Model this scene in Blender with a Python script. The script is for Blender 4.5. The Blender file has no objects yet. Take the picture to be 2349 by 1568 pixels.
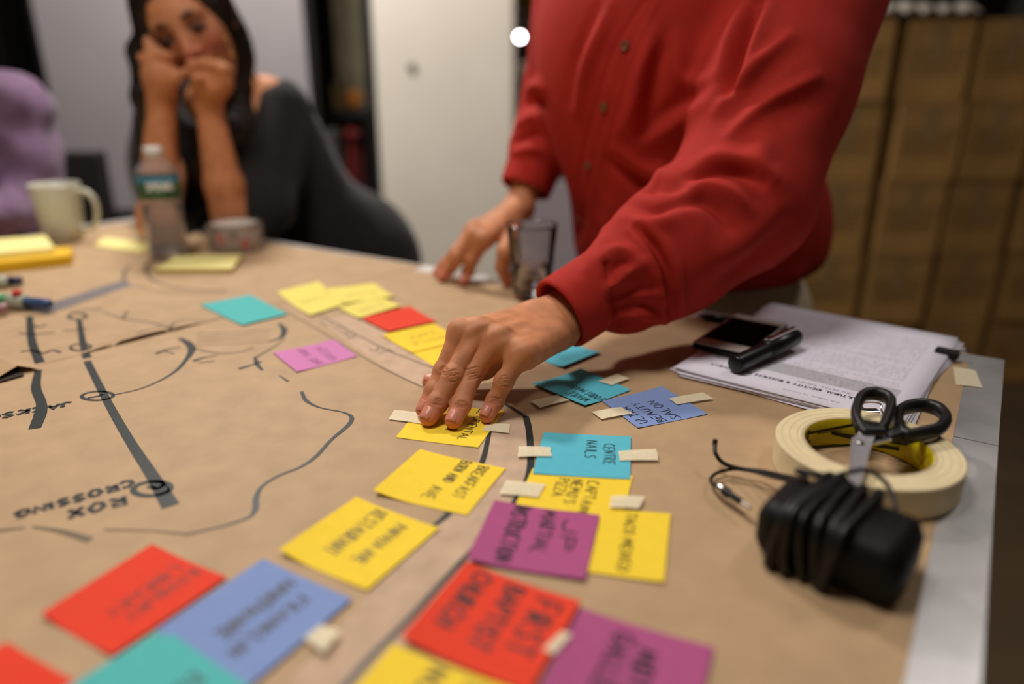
import bpy, math, random
import numpy as np
from mathutils import Vector, Matrix
from mathutils.bvhtree import BVHTree
random.seed(7); np.random.seed(7)
sc = bpy.context.scene
COL = sc.collection

# ------------------------------------------------------------------ camera, world, lights, exposure
TZ = 0.75                      # table top above the floor; all lengths below are written from the table top
FPX, PITCH, HCAM = 1640.0, math.radians(19.8), 0.296
cam_d = bpy.data.cameras.new('camera')
cam_d.sensor_fit = 'HORIZONTAL'; cam_d.sensor_width = 36.0
cam_d.lens = 36.0 * FPX / 2349.0
cam_d.clip_start = 0.02
cam_d.dof.use_dof = True
cam_d.dof.focus_distance = 0.668
cam_d.dof.aperture_fstop = 1.42
cam = bpy.data.objects.new('camera', cam_d); COL.objects.link(cam)
cam.location = (0, 0, TZ + HCAM)
cam.rotation_euler = (math.radians(90) - PITCH, 0, 0)
sc.camera = cam

world = bpy.data.worlds.new('world'); sc.world = world; world.use_nodes = True
world.node_tree.nodes['Background'].inputs[0].default_value = (1.0, 0.90, 0.82, 1)
world.node_tree.nodes['Background'].inputs[1].default_value = 0.06

def area(name, loc, target, size, power, col):
    d = bpy.data.lights.new(name, 'AREA'); d.shape = 'DISK'; d.size = size; d.energy = power; d.color = col
    o = bpy.data.objects.new(name, d); COL.objects.link(o)
    o.location = (loc[0], loc[1], loc[2] + TZ)
    v = Vector((target[0] - loc[0], target[1] - loc[1], target[2] - loc[2]))
    o.rotation_euler = v.to_track_quat('-Z', 'Y').to_euler()
    return o
area('ceiling_lamp_main', (-0.85, 2.15, 1.75), (-0.80, 2.05, 0.0), 0.30, 40, (1.0, 0.94, 0.89))
area('ceiling_lamp_side', (1.35, 1.25, 1.78), (0.5, 0.7, 0.0), 0.30, 7, (1.0, 0.94, 0.89))
area('ceiling_lamp_front', (-0.50, 0.50, 1.78), (-0.45, 0.52, 0.0), 0.55, 20, (1.0, 0.94, 0.89))
sc.view_settings.view_transform = 'Standard'
sc.view_settings.look = 'None'
sc.view_settings.gamma = 1.0
sc.view_settings.use_curve_mapping = False
sc.view_settings.exposure = 0.0
sc.cycles.max_bounces = 9; sc.cycles.diffuse_bounces = 3; sc.cycles.glossy_bounces = 3; sc.cycles.transmission_bounces = 8

# ------------------------------------------------------------------ geometry of the view: pixel -> point in the room
CP, SP = math.cos(PITCH), math.sin(PITCH)
EYE = np.array([0, 0, HCAM])
def ray(px, py):
    a = (px - 1174.5) / FPX; b = (784 - py) / FPX
    return np.array([a, CP + b * SP, -SP + b * CP])
def T(px, py, z=0.0):
    d = ray(px, py); return EYE + d * ((z - HCAM) / d[2])
def AY(px, py, Y):
    d = ray(px, py); return EYE + d * (Y / d[1])
def nrm(v):
    v = np.asarray(v, float); return v / np.linalg.norm(v)

# ------------------------------------------------------------------ materials
def lin(c):
    out = []
    for x in c[:3]:
        x = x / 255.0
        out.append(x / 12.92 if x <= 0.04045 else ((x + 0.055) / 1.055) ** 2.4)
    return (*out, 1.0)
MATS = {}
def mat(name, col, rough=0.6, metal=0.0, var=0.0, vscale=40.0, bump=0.0, bscale=200.0, spec=0.5,
        trans=0.0, ior=1.45, emit=None, estr=0.0, sheen=0.0, alpha=1.0, col2=None, sss=0.0, stretch=None):
    if name in MATS: return MATS[name]
    m = bpy.data.materials.new(name); m.use_nodes = True
    nt = m.node_tree; b = nt.nodes['Principled BSDF']
    b.inputs['Base Color'].default_value = lin(col)
    b.inputs['Roughness'].default_value = rough
    b.inputs['Metallic'].default_value = metal
    b.inputs['Specular IOR Level'].default_value = spec
    b.inputs['Transmission Weight'].default_value = trans
    b.inputs['IOR'].default_value = ior
    b.inputs['Alpha'].default_value = alpha
    if sheen: b.inputs['Sheen Weight'].default_value = sheen
    if sss:
        b.inputs['Subsurface Weight'].default_value = sss
        b.inputs['Subsurface Radius'].default_value = (0.006, 0.002, 0.001)
        b.inputs['Subsurface Scale'].default_value = 1.0
    if emit:
        b.inputs['Emission Color'].default_value = lin(emit); b.inputs['Emission Strength'].default_value = estr
    if var or bump or col2:
        tc = nt.nodes.new('ShaderNodeTexCoord')
        src = tc.outputs['Object']
        if stretch:
            mp = nt.nodes.new('ShaderNodeMapping'); mp.inputs['Scale'].default_value = stretch
            nt.links.new(src, mp.inputs['Vector']); src = mp.outputs['Vector']
    if var or col2:
        n = nt.nodes.new('ShaderNodeTexNoise'); n.inputs['Scale'].default_value = vscale; n.inputs['Detail'].default_value = 6
        nt.links.new(src, n.inputs['Vector'])
        r = nt.nodes.new('ShaderNodeValToRGB')
        c1 = lin(col2) if col2 else lin([x * (1 - var) for x in col])
        c2 = lin(col) if col2 else lin([min(255, x * (1 + var)) for x in col])
        r.color_ramp.elements[0].position = 0.32; r.color_ramp.elements[0].color = c1
        r.color_ramp.elements[1].position = 0.68; r.color_ramp.elements[1].color = c2
        nt.links.new(n.outputs['Fac'], r.inputs['Fac']); nt.links.new(r.outputs['Color'], b.inputs['Base Color'])
    if bump:
        n2 = nt.nodes.new('ShaderNodeTexNoise'); n2.inputs['Scale'].default_value = bscale; n2.inputs['Detail'].default_value = 4
        nt.links.new(src, n2.inputs['Vector'])
        bp = nt.nodes.new('ShaderNodeBump'); bp.inputs['Strength'].default_value = bump; bp.inputs['Distance'].default_value = 0.002
        nt.links.new(n2.outputs['Fac'], bp.inputs['Height']); nt.links.new(bp.outputs['Normal'], b.inputs['Normal'])
    MATS[name] = m
    return m

# ------------------------------------------------------------------ objects
def base_of(o):
    v = np.zeros(3)
    while o is not None:
        v += np.array(o.location); o = o.parent
    return v
def tag(o, label=None, cat=None, group=None, kind=None):
    if label: o['label'] = label
    if cat: o['category'] = cat
    if group: o['group'] = group
    if kind: o['kind'] = kind
    return o
def thing(name, base, label, cat, group=None):
    o = bpy.data.objects.new(name, None); o.empty_display_size = 0.05; COL.objects.link(o)
    o.location = (base[0], base[1], base[2] + TZ)
    return tag(o, label, cat, group)
def mk(name, V, F, m, parent=None, smooth=False, label=None, cat=None, group=None, kind=None, attrs=None):
    V = np.array(V, float).reshape(-1, 3).copy(); V[:, 2] += TZ
    me = bpy.data.meshes.new(name)
    if parent is None:
        loc = np.array([(V[:, 0].min() + V[:, 0].max()) / 2, (V[:, 1].min() + V[:, 1].max()) / 2, V[:, 2].min()])
    else:
        loc = base_of(parent)
    V -= loc
    if isinstance(F, np.ndarray):
        me.vertices.add(len(V)); me.vertices.foreach_set('co', V.astype(np.float32).ravel())
        k = F.shape[1]
        me.loops.add(F.size); me.loops.foreach_set('vertex_index', F.astype(np.int32).ravel())
        me.polygons.add(len(F)); me.polygons.foreach_set('loop_start', np.arange(0, F.size, k, dtype=np.int32))
        me.update(calc_edges=True)
    else:
        me.from_pydata([tuple(v) for v in V], [], [tuple(int(i) for i in f) for f in F]); me.update()
    if smooth:
        me.polygons.foreach_set('use_smooth', np.ones(len(me.polygons), dtype=bool))
    if isinstance(m, (list, tuple)):
        for x in m: me.materials.append(x)
    elif m: me.materials.append(m)
    if attrs:
        for an, av in attrs.items():
            a = me.attributes.new(an, 'FLOAT', 'POINT'); a.data.foreach_set('value', np.asarray(av, np.float32))
    o = bpy.data.objects.new(name, me); COL.objects.link(o)
    if parent is None: o.location = loc
    else: o.parent = parent
    return tag(o, label, cat, group, kind)

class MB:
    """collects shapes into one mesh"""
    def __init__(s): s.V = []; s.F = []
    def add(s, V, F):
        n = len(s.V); s.V += [tuple(map(float, v)) for v in V]; s.F += [tuple(int(i) + n for i in f) for f in F]; return s
    def box(s, c, half, ax=None, bev=0.0):
        c = np.array(c, float); A = np.eye(3) if ax is None else np.array(ax, float)
        hx, hy, hz = half
        if bev <= 0:
            P = [(x, y, z) for z in (-hz, hz) for x, y in ((-hx, -hy), (hx, -hy), (hx, hy), (-hx, hy))]
            F = [(3, 2, 1, 0), (4, 5, 6, 7), (0, 1, 5, 4), (1, 2, 6, 5), (2, 3, 7, 6), (3, 0, 4, 7)]
        else:
            b = min(bev, hx, hy, hz); P = []; F = []
            def ring(ix, iy, z):
                r = []
                for sx, sy, a0 in ((1, 1, 0), (-1, 1, 1), (-1, -1, 2), (1, -1, 3)):
                    for j in range(4):
                        a = (a0 + j / 3) * math.pi / 2
                        r.append((sx * (hx - b) + (b - ix) * math.cos(a), sy * (hy - b) + (b - iy) * math.sin(a), z))
                return r
            rings = [ring(b * .99, b * .99, -hz), ring(b * .3, b * .3, -hz + b * .3), ring(0, 0, -hz + b), ring(0, 0, hz - b), ring(b * .3, b * .3, hz - b * .3), ring(b * .99, b * .99, hz)]
            for r in rings: P += r
            for k in range(5):
                for j in range(16):
                    F.append((k * 16 + j, k * 16 + (j + 1) % 16, (k + 1) * 16 + (j + 1) % 16, (k + 1) * 16 + j))
            F.append(tuple(range(15, -1, -1))); F.append(tuple(80 + j for j in range(16)))
        P = np.array(P) @ A + c
        return s.add(P, F)
    def lathe(s, c, prof, seg=40, ax=None, closed=False):
        c = np.array(c, float); A = np.eye(3) if ax is None else np.array(ax, float)
        P = []; F = []; n = len(prof)
        for j in range(seg):
            a = 2 * math.pi * j / seg
            for r, z in prof: P.append((r * math.cos(a), r * math.sin(a), z))
        for j in range(seg):
            k = (j + 1) % seg
            for i in range(n if closed else n - 1):
                i2 = (i + 1) % n
                F.append((j * n + i, k * n + i, k * n + i2, j * n + i2))
        return s.add(np.array(P) @ A + c, F)
    def tube(s, pts, r, seg=10, caps=True):
        pts = np.array(pts, float); n = len(pts)
        rr = np.full(n, r) if np.isscalar(r) else np.array(r, float)
        tn = np.gradient(pts, axis=0); tn /= np.linalg.norm(tn, axis=1)[:, None] + 1e-12
        u = np.cross(tn[0], (0, 0, 1.0))
        if np.linalg.norm(u) < 1e-3: u = np.cross(tn[0], (1.0, 0, 0))
        u = nrm(u); P = []; F = []
        for i in range(n):
            u = nrm(u - tn[i] * (u @ tn[i])); v = np.cross(tn[i], u)
            for j in range(seg):
                a = 2 * math.pi * j / seg
                P.append(pts[i] + rr[i] * (u * math.cos(a) + v * math.sin(a)))
        for i in range(n - 1):
            for j in range(seg):
                k = (j + 1) % seg
                F.append((i * seg + j, i * seg + k, (i + 1) * seg + k, (i + 1) * seg + j))
        if caps:
            F.append(tuple(range(seg - 1, -1, -1))); F.append(tuple((n - 1) * seg + j for j in range(seg)))
        return s.add(P, F)
    def prism(s, poly, z0, z1):
        n = len(poly); P = [(x, y, z0) for x, y in poly] + [(x, y, z1) for x, y in poly]
        F = [tuple(range(n - 1, -1, -1)), tuple(range(n, 2 * n))] + [(i, (i + 1) % n, n + (i + 1) % n, n + i) for i in range(n)]
        return s.add(P, F)
    def build(s, name, m, parent=None, **kw): return mk(name, s.V, s.F, m, parent, **kw)

def frame(x, z=(0, 0, 1)):
    """rows: x axis, y axis, z axis"""
    x = nrm(x); z = np.array(z, float); z = nrm(z - x * (z @ x)); return np.array([x, np.cross(z, x), z])
def spline(pts, n=8):
    P = np.array(pts, float); out = []
    Q = np.vstack([2 * P[0] - P[1], P, 2 * P[-1] - P[-2]])
    for i in range(1, len(Q) - 2):
        p0, p1, p2, p3 = Q[i - 1:i + 3]
        for t in np.linspace(0, 1, n, endpoint=False):
            out.append(.5 * ((2 * p1) + (-p0 + p2) * t + (2 * p0 - 5 * p1 + 4 * p2 - p3) * t * t + (-p0 + 3 * p1 - 3 * p2 + p3) * t ** 3))
    out.append(P[-1]); return np.array(out)

# ------------------------------------------------------------------ signed-distance modelling for bodies and cloth
def dot(a, b): return np.einsum('ij,j->i', a, np.asarray(b, np.float32))
def cone(a, b, ra, rb):
    a = np.array(a, np.float32); b = np.array(b, np.float32); ab = b - a; L = float(ab @ ab)
    def f(P):
        q = P - a; t = np.clip(dot(q, ab) / L, 0, 1)
        return np.linalg.norm(q - t[:, None] * ab, axis=1) - (ra + (rb - ra) * t)
    return f
def flatcone(a, b, ra, rb, w, s):
    """tapered limb whose cross-section is widened by factor s along direction w"""
    a = np.array(a, np.float32); b = np.array(b, np.float32); ab = b - a; L = float(ab @ ab)
    w = np.array(w, float); w = nrm(w - ab * (w @ ab) / L).astype(np.float32)
    def f(P):
        q = P - a; t = np.clip(dot(q, ab) / L, 0, 1)
        q = q - t[:, None] * ab
        q = q - dot(q, w)[:, None] * w * (1 - 1 / s)
        return np.linalg.norm(q, axis=1) - (ra + (rb - ra) * t)
    return f
def ell(c, r, R=None):
    c = np.array(c, np.float32); r = np.array(r, np.float32); R = np.eye(3, dtype=np.float32) if R is None else np.array(R, np.float32)
    def f(P):
        q = (P - c) @ R.T
        k0 = np.linalg.norm(q / r, axis=1); k1 = np.linalg.norm(q / (r * r), axis=1) + 1e-9
        return k0 * (k0 - 1) / k1
    return f
def half(p, n):
    p = np.array(p, np.float32); n = nrm(n).astype(np.float32)
    return lambda P: dot(P - p, n)
def field(prims):
    def f(P):
        P = P.astype(np.float32); d = None
        for op, g, k in prims:
            e = g(P)
            if d is None: d = e
            elif op == '+':
                h = np.maximum(k - np.abs(d - e), 0) / k; d = np.minimum(d, e) - h * h * k * .25
            else:
                e = -e; h = np.maximum(k - np.abs(d - e), 0) / k; d = np.maximum(d, e) + h * h * k * .25
        return d
    return f
def chunked(f, P, n=300000):
    return np.concatenate([f(P[i:i + n]) for i in range(0, len(P), n)]) if len(P) else np.zeros(0, np.float32)
def sdf_mesh(prims, vox, lo, hi, slack=1.6):
    f = field(prims); lo = np.array(lo, float); hi = np.array(hi, float); B = 8
    nb = np.ceil((hi - lo) / (B * vox)).astype(int)
    gi = np.stack(np.meshgrid(*[np.arange(k) for k in nb], indexing='ij'), -1).reshape(-1, 3)
    cd = chunked(f, lo + (gi + .5) * (B * vox) - vox * .5)
    D = np.repeat(np.repeat(np.repeat(cd.reshape(nb).astype(np.float32), B, 0), B, 1), B, 2)
    act = gi[np.abs(cd) < B * vox * .87 * slack]
    off = np.stack(np.meshgrid(*[np.arange(B)] * 3, indexing='ij'), -1).reshape(-1, 3)
    I = (act[:, None, :] * B + off[None]).reshape(-1, 3)
    D[I[:, 0], I[:, 1], I[:, 2]] = chunked(f, lo + I * vox)
    S = D < 0
    n = np.zeros(tuple(np.array(S.shape) - 1), np.int8)
    cs = [(i, j, k) for i in (0, 1) for j in (0, 1) for k in (0, 1)]
    for i, j, k in cs: n += S[i:S.shape[0] - 1 + i, j:S.shape[1] - 1 + j, k:S.shape[2] - 1 + k]
    A = (n > 0) & (n < 8); ii = np.argwhere(A)
    idx = np.full(A.shape, -1, np.int32); idx[A] = np.arange(len(ii))
    cv = {c: D[ii[:, 0] + c[0], ii[:, 1] + c[1], ii[:, 2] + c[2]] for c in cs}
    acc = np.zeros((len(ii), 3)); cnt = np.zeros(len(ii))
    for c in cs:
        for ax in range(3):
            if c[ax]: continue
            e = list(c); e[ax] = 1; e = tuple(e)
            va, vb = cv[c], cv[e]; m = (va < 0) != (vb < 0)
            t = np.where(m, va / np.where(va == vb, 1, va - vb), 0)
            p = np.tile(np.array(c, float), (len(ii), 1)); p[:, ax] += t
            acc += p * m[:, None]; cnt += m
    V = lo + (ii + acc / cnt[:, None]) * vox
    Fs = []
    for ax in range(3):
        a = [slice(None)] * 3; b = [slice(None)] * 3; a[ax] = slice(0, -1); b[ax] = slice(1, None)
        E = S[tuple(a)] != S[tuple(b)]; q = np.argwhere(E)
        u, v = (ax + 1) % 3, (ax + 2) % 3
        q = q[(q[:, u] > 0) & (q[:, v] > 0) & (q[:, u] < A.shape[u]) & (q[:, v] < A.shape[v])]
        ins = S[q[:, 0], q[:, 1], q[:, 2]]
        def cell(du, dv):
            r = q.copy(); r[:, u] -= du; r[:, v] -= dv; return idx[r[:, 0], r[:, 1], r[:, 2]]
        Q = np.stack([cell(1, 1), cell(0, 1), cell(0, 0), cell(1, 0)], 1)
        Q[~ins] = Q[~ins][:, ::-1]; Fs.append(Q)
    F = np.concatenate(Fs); F = F[(F >= 0).all(1)]
    return V, F
def relax(V, F, it=2, lam=.5):
    e = np.concatenate([F[:, [0, 1]], F[:, [1, 2]], F[:, [2, 3]], F[:, [3, 0]]])
    for _ in range(it):
        s = np.zeros_like(V); c = np.bincount(e[:, 0], minlength=len(V)) + np.bincount(e[:, 1], minlength=len(V))
        for k in range(3):
            s[:, k] = np.bincount(e[:, 0], V[e[:, 1], k], len(V)) + np.bincount(e[:, 1], V[e[:, 0], k], len(V))
        V = V + lam * (s / np.maximum(c, 1)[:, None] - V)
    return V
def normals(V, F):
    n = np.cross(V[F[:, 2]] - V[F[:, 0]], V[F[:, 3]] - V[F[:, 1]]); N = np.zeros_like(V)
    for c in range(4):
        for k in range(3): N[:, k] += np.bincount(F[:, c], n[:, k], len(V))
    return N / (np.linalg.norm(N, axis=1)[:, None] + 1e-12)
def bvh_of(V, F): return BVHTree.FromPolygons([tuple(v) for v in V], [tuple(int(i) for i in f) for f in F])
def hits(bvh, pix, n=6):
    out = []
    for p in (spline(pix, n) if len(pix) > 2 else np.linspace(pix[0], pix[1], n * 2)):
        h = bvh.ray_cast(Vector(EYE), Vector(ray(*p)))
        if h[0] is not None: out.append(np.array(h[0]))
    return np.array(out)
def crease(V, N, pts, w, h, taper=True):
    """press (h<0) or raise (h>0) a soft line of half-width w into a surface"""
    if len(pts) < 2: return V
    q = []
    for a, b in zip(pts[:-1], pts[1:]):
        L = np.linalg.norm(b - a)
        if L > 12 * w + .03: continue
        m = max(2, int(L / (w * .6)) + 1); q += [a + (b - a) * t for t in np.linspace(0, 1, m, endpoint=False)]
    if len(q) < 2: return V
    q = np.array(q); amp = np.sin(np.linspace(.25, math.pi - .25, len(q))) ** .6 if taper else np.ones(len(q))
    lo, hi = q.min(0) - 3 * w, q.max(0) + 3 * w
    s = np.where(((V > lo) & (V < hi)).all(1))[0]
    if not len(s): return V
    best = np.full(len(s), 9.0); ba = np.zeros(len(s))
    for p, a in zip(q, amp):
        d = np.linalg.norm(V[s] - p, axis=1); m = d < best; best[m] = d[m]; ba[m] = a
    V = V.copy(); V[s] += N[s] * (h * ba * np.exp(-(best / w) ** 2))[:, None]
    return V

# ================================================================== THE ROOM
m_floor = mat('floor_concrete', (78, 62, 44), .55, var=.12, vscale=3)
m_dark = mat('dark_wall_paint', (30, 28, 26), .8, var=.1, vscale=4)
m_pale = mat('pale_grey_board', (168, 162, 164), .75, var=.02, vscale=3)
m_white = mat('white_column_paint', (238, 230, 214), .7, var=.025, vscale=2.5, bump=.1, bscale=30)
m_black = mat('black_paint', (14, 13, 12), .5)
m_ceil = mat('ceiling_paint', (196, 188, 176), .9, var=.03)
FZ = -TZ; CZ = 2.05
XL, XR, YB, YF = -3.2, 3.3, 5.2, -2.2
def slab(name, x0, x1, y0, y1, z0, z1, m):
    b = MB().box(((x0 + x1) / 2, (y0 + y1) / 2, (z0 + z1) / 2), ((x1 - x0) / 2, (y1 - y0) / 2, (z1 - z0) / 2))
    return b.build(name, m, kind='structure')
slab('floor', XL, XR, YF, YB, FZ - .1, FZ, m_floor)
slab('ceiling', XL, XR, YF, YB, CZ, CZ + .1, m_ceil)
slab('wall_back', XL, XR, YB, YB + .1, FZ, CZ, m_dark)
slab('wall_left', XL - .1, XL, YF, YB, FZ, CZ, m_dark)
slab('wall_right', XR, XR + .1, YF, YB, FZ, CZ, mat('grey_wall_paint', (150, 142, 132), .8, var=.05, vscale=3))
slab('wall_front', XL, XR, YF - .1, YF, FZ, CZ, m_ceil)
# round-cornered white column behind the table
xa, xb = AY(866, 300, 3.0)[0], AY(1183, 300, 3.0)[0]
cw = (xb - xa) / 2
MB().box(((xa + xb) / 2, 3.0 + cw, (FZ + CZ) / 2), (cw, cw, (CZ - FZ) / 2), bev=.02).build('column', m_white, kind='structure', label='square white painted column between the shelves and the red shirt', smooth=False)
p = AY(945, 155, 2.995)
MB().lathe((p[0], p[1], p[2]), [(0, .006), (.014, .006), (.018, 0)], 20, ax=frame((1, 0, 0), (0, -1, 0))).build('wall_hook_plate', mat('grey_plate', (120, 116, 105), .5), label='small grey round plate on the white column', cat='plate')

# pale partition board behind the woman
t = thing('partition_panel', (AY(410, 300, 2.75)[0], 2.75, FZ), 'large pale grey partition board behind the woman', 'board')
a, b_ = AY(112, 200, 2.75), AY(711, 200, 2.75)
zb = AY(250, 482, 2.75)[2]
MB().box(((a[0] + b_[0]) / 2, 2.76, (zb + 1.7) / 2), ((b_[0] - a[0]) / 2, .012, (1.7 - zb) / 2), bev=.003).build('panel', m_pale, t)
MB().box(((a[0] + b_[0]) / 2, 2.76, zb - .02), ((b_[0] - a[0]) / 2 + .01, .018, .02), bev=.004).build('bottom_rail', m_black, t)
for s_, x in ((-1, a[0]), (1, b_[0])):
    MB().box((x + s_ * .012, 2.76, (FZ + 1.7) / 2), (.012, .018, (1.7 - FZ) / 2), bev=.004).build('post', m_black, t)
    MB().box((x + s_ * .012, 2.76, FZ + .02), (.02, .22, .02), bev=.004).build('foot', m_black, t)
# black curtain at the far left
def curtain(name, x0, x1, y, z0, z1, m, **kw):
    n = int((x1 - x0) / .02); P = []; F = []
    for i in range(n + 1):
        x = x0 + (x1 - x0) * i / n
        for z in np.linspace(z0, z1, 9):
            P.append((x, y + .03 * math.sin(i * .9) + .012 * math.sin(i * 2.3 + z * 2), z))
    for i in range(n):
        for j in range(8): F.append((i * 9 + j, (i + 1) * 9 + j, (i + 1) * 9 + j + 1, i * 9 + j + 1))
    return mk(name, P, F, m, smooth=True, **kw)
curtain('black_curtain', -2.9, AY(60, 200, 2.9)[0], 2.95, FZ + .02, CZ, mat('black_cloth', (12, 11, 11), .95), label='black floor-length curtain at the far left edge', cat='curtain')
# dark grey bin / chair back beside the board
p = AY(180, 480, 2.3)
t = thing('folding_chair', (p[0], 2.35, FZ), 'dark grey folding chair behind the white mug', 'chair')
m_ch = mat('chair_grey', (44, 41, 40), .6)
zc = AY(200, 350, 2.3)[2]
MB().box((p[0], 2.36, zc - .12), (.075, .012, .12), bev=.01).build('backrest', m_ch, t)
MB().box((p[0], 2.5, -.3), (.11, .15, .015), bev=.008).build('seat', m_ch, t)
for sx in (-.07, .07):
    MB().tube([(p[0] + sx, 2.37, zc), (p[0] + sx, 2.36, -.3), (p[0] + sx, 2.3, FZ + .001)], .011).build('leg', m_black, t)
    MB().tube([(p[0] + sx, 2.62, -.31), (p[0] + sx, 2.68, FZ + .001)], .011).build('leg', m_black, t)

# ---- shelf unit between the board and the column
Ys = 3.05
xl, xr = AY(716, 150, Ys)[0], AY(850, 150, Ys)[0]
zs1 = AY(780, 262, Ys)[2]
t = thing('shelf_unit', ((xl + xr) / 2, Ys + .15, FZ), 'black metal shelf unit between the pale board and the white column', 'shelf')
for x in (xl, xr):
    for y in (Ys, Ys + .36):
        MB().box((x, y, (FZ + 1.5) / 2), (.022, .022, (1.5 - FZ) / 2), bev=.003).build('post', m_black, t)
for z in (zs1, zs1 - .80):
    MB().box(((xl + xr) / 2, Ys + .18, z), ((xr - xl) / 2, .2, .018), bev=.003).build('shelf_board', m_black, t)
MB().box(((xl + xr) / 2, Ys + .30, .5), ((xr - xl) / 2 - .03, .008, 1.0)).build('back_panel', mat('olive_grey_board', (188, 180, 148), .8, var=.08, vscale=5), t)
def shelf_item(name, px, py0, py1, wpx, col, label, cat, y=Ys + .08, rough=.7, bev=.02, zmin=None):
    a = AY(px, py0, y); b2 = AY(px, py1, y); w = wpx / FPX * (y * CP) / 2
    zt = a[2]; z0 = b2[2] if zmin is None else zmin
    return MB().box((a[0], y + w, (zt + z0) / 2), (w, w * .9, (zt - z0) / 2), bev=min(bev, w * .6)).build(name, mat('item_' + name + str(len(MATS)), col, rough, var=.06, vscale=12), smooth=False, label=label, cat=cat)
shelf_item('orange_jar', 808, 205, 252, 36, (196, 120, 40), 'small orange jar standing on the black shelf board', 'jar', zmin=zs1 + .018)
shelf_item('ochre_carton', 772, 190, 252, 30, (120, 100, 60), 'ochre carton beside the orange jar on the black shelf', 'carton', zmin=zs1 + .018, bev=.003)
def garment(px, wpx, py1, col, label, dy):
    y = Ys + .10 + dy; c = AY(px, 300, y); w = wpx / FPX * y * CP / 2; z1 = AY(px, py1, y)[2]; z0 = zs1 - .075
    t = thing('garment', (c[0], y, z1), label, 'clothing', 'garments hanging under the shelf board')
    P = [('+', cone((c[0], y - .08, z0), (c[0], y + .10, z0), w * .75, w * .75), .02), ('+', ell((c[0], y, (z0 + z1) / 2), (w, .11, (z0 - z1) / 2 + .02)), .04)]
    V, F = sdf_mesh(P, .009, (c[0] - w - .04, y - .2, z1 - .06), (c[0] + w + .04, y + .2, z0 + .05)); V[:, 0] += .004 * np.sin(V[:, 1] * 60 + V[:, 2] * 9)
    mk('cloth', V, F, mat('cloth_%d_%d' % (px, py1), col, .85, var=.15, vscale=14), t, smooth=True)
    MB().tube([(c[0], y, z0 + .01), (c[0], y, zs1 - .019)], .003, 6).build('hanger_hook', m_black, t)
garment(742, 15, 560, (46, 44, 84), 'dark blue garment hanging under the shelf, nearest the woman', .0)
garment(764, 15, 470, (176, 176, 188), 'white garment hanging under the shelf', -.06)
garment(787, 16, 600, (124, 108, 96), 'brownish garment hanging in the middle under the shelf', .02)
garment(809, 15, 560, (158, 52, 50), 'red garment hanging under the shelf', -.04)
garment(829, 12, 600, (120, 60, 66), 'dark pinkish garment hanging beside the white column', .0)
# ---- far shelf seen between the column and the man's sleeve
Yf = 4.3
c0 = AY(1225, 150, Yf)
t = thing('far_rack', (c0[0] + .2, Yf + .2, FZ), 'dim far storage rack seen between the white column and the red sleeve', 'rack')
m_rk = mat('rack_grey', (86, 76, 66), .7)
x0, x1 = AY(1128, 100, Yf)[0], AY(1420, 100, Yf)[0]
for x in (x0, x1):
    MB().box((x, Yf + .02, (FZ + 1.9) / 2), (.02, .02, (1.9 - FZ) / 2)).build('post', m_rk, t)
    MB().box((x, Yf + .42, (FZ + 1.9) / 2), (.02, .02, (1.9 - FZ) / 2)).build('post', m_rk, t)
for py in (48, 225, 330, 470):
    z = AY(1225, py, Yf)[2]
    MB().box(((x0 + x1) / 2, Yf + .22, z), ((x1 - x0) / 2, .22, .018)).build('shelf_board', m_rk, t)
MB().box(((x0 + x1) / 2, Yf + .46, .6), ((x1 - x0) / 2, .01, 1.3)).build('back_panel', mat('rack_back', (88, 70, 66), .8, var=.15, vscale=6), t)
zsh = AY(1225, 48, Yf)[2] + .018
shelf_item('yellow_crate', 1228, -40, 14, 84, (190, 150, 20), 'yellow crate on the top of the far rack', 'crate', y=Yf + .03, zmin=zsh + .07, bev=.01)
shelf_item('cream_carton', 1225, 16, 44, 90, (200, 178, 140), 'cream flat carton under the yellow crate on the far rack', 'carton', y=Yf + .03, zmin=zsh + .002, bev=.004)
c1 = AY(1193, 85, Yf + .02)
t = thing('clip_lamp', (c1[0], Yf + .02, c1[2]), 'small glowing white bulb hanging from the far rack', 'lamp')
MB().lathe((c1[0], c1[1], c1[2]), [(.0, -.017), (.009, -.0145), (.0155, -.007), (.017, 0), (.0155, .007), (.009, .0145), (.006, .02)], 20).build('bulb', mat('lit_bulb', (255, 245, 240), .3, emit=(255, 244, 250), estr=30), t, smooth=True)
MB().lathe((c1[0], c1[1], c1[2]), [(.0, .04), (.008, .04), (.009, .016), (0, .016)], 16).build('socket', m_black, t)
MB().tube([(c1[0], c1[1], c1[2] + .035), (c1[0], c1[1], AY(1225, 48, Yf)[2] - .016)], .002, 6).build('wire', m_black, t)
c1 = AY(1197, 185, Yf + .02); zsh = AY(1225, 225, Yf)[2] + .018
MB().lathe((c1[0] + .01, c1[1] + .06, zsh), [(0, 0), (.045, 0), (.05, .03), (.05, .12), (.035, .15), (.035, .17), (0, .17)], 24).build('cream_jar', mat('cream_ceramic', (226, 204, 178), .3), smooth=True, label='cream jar on the far rack beside the red sleeve', cat='jar')

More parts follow.
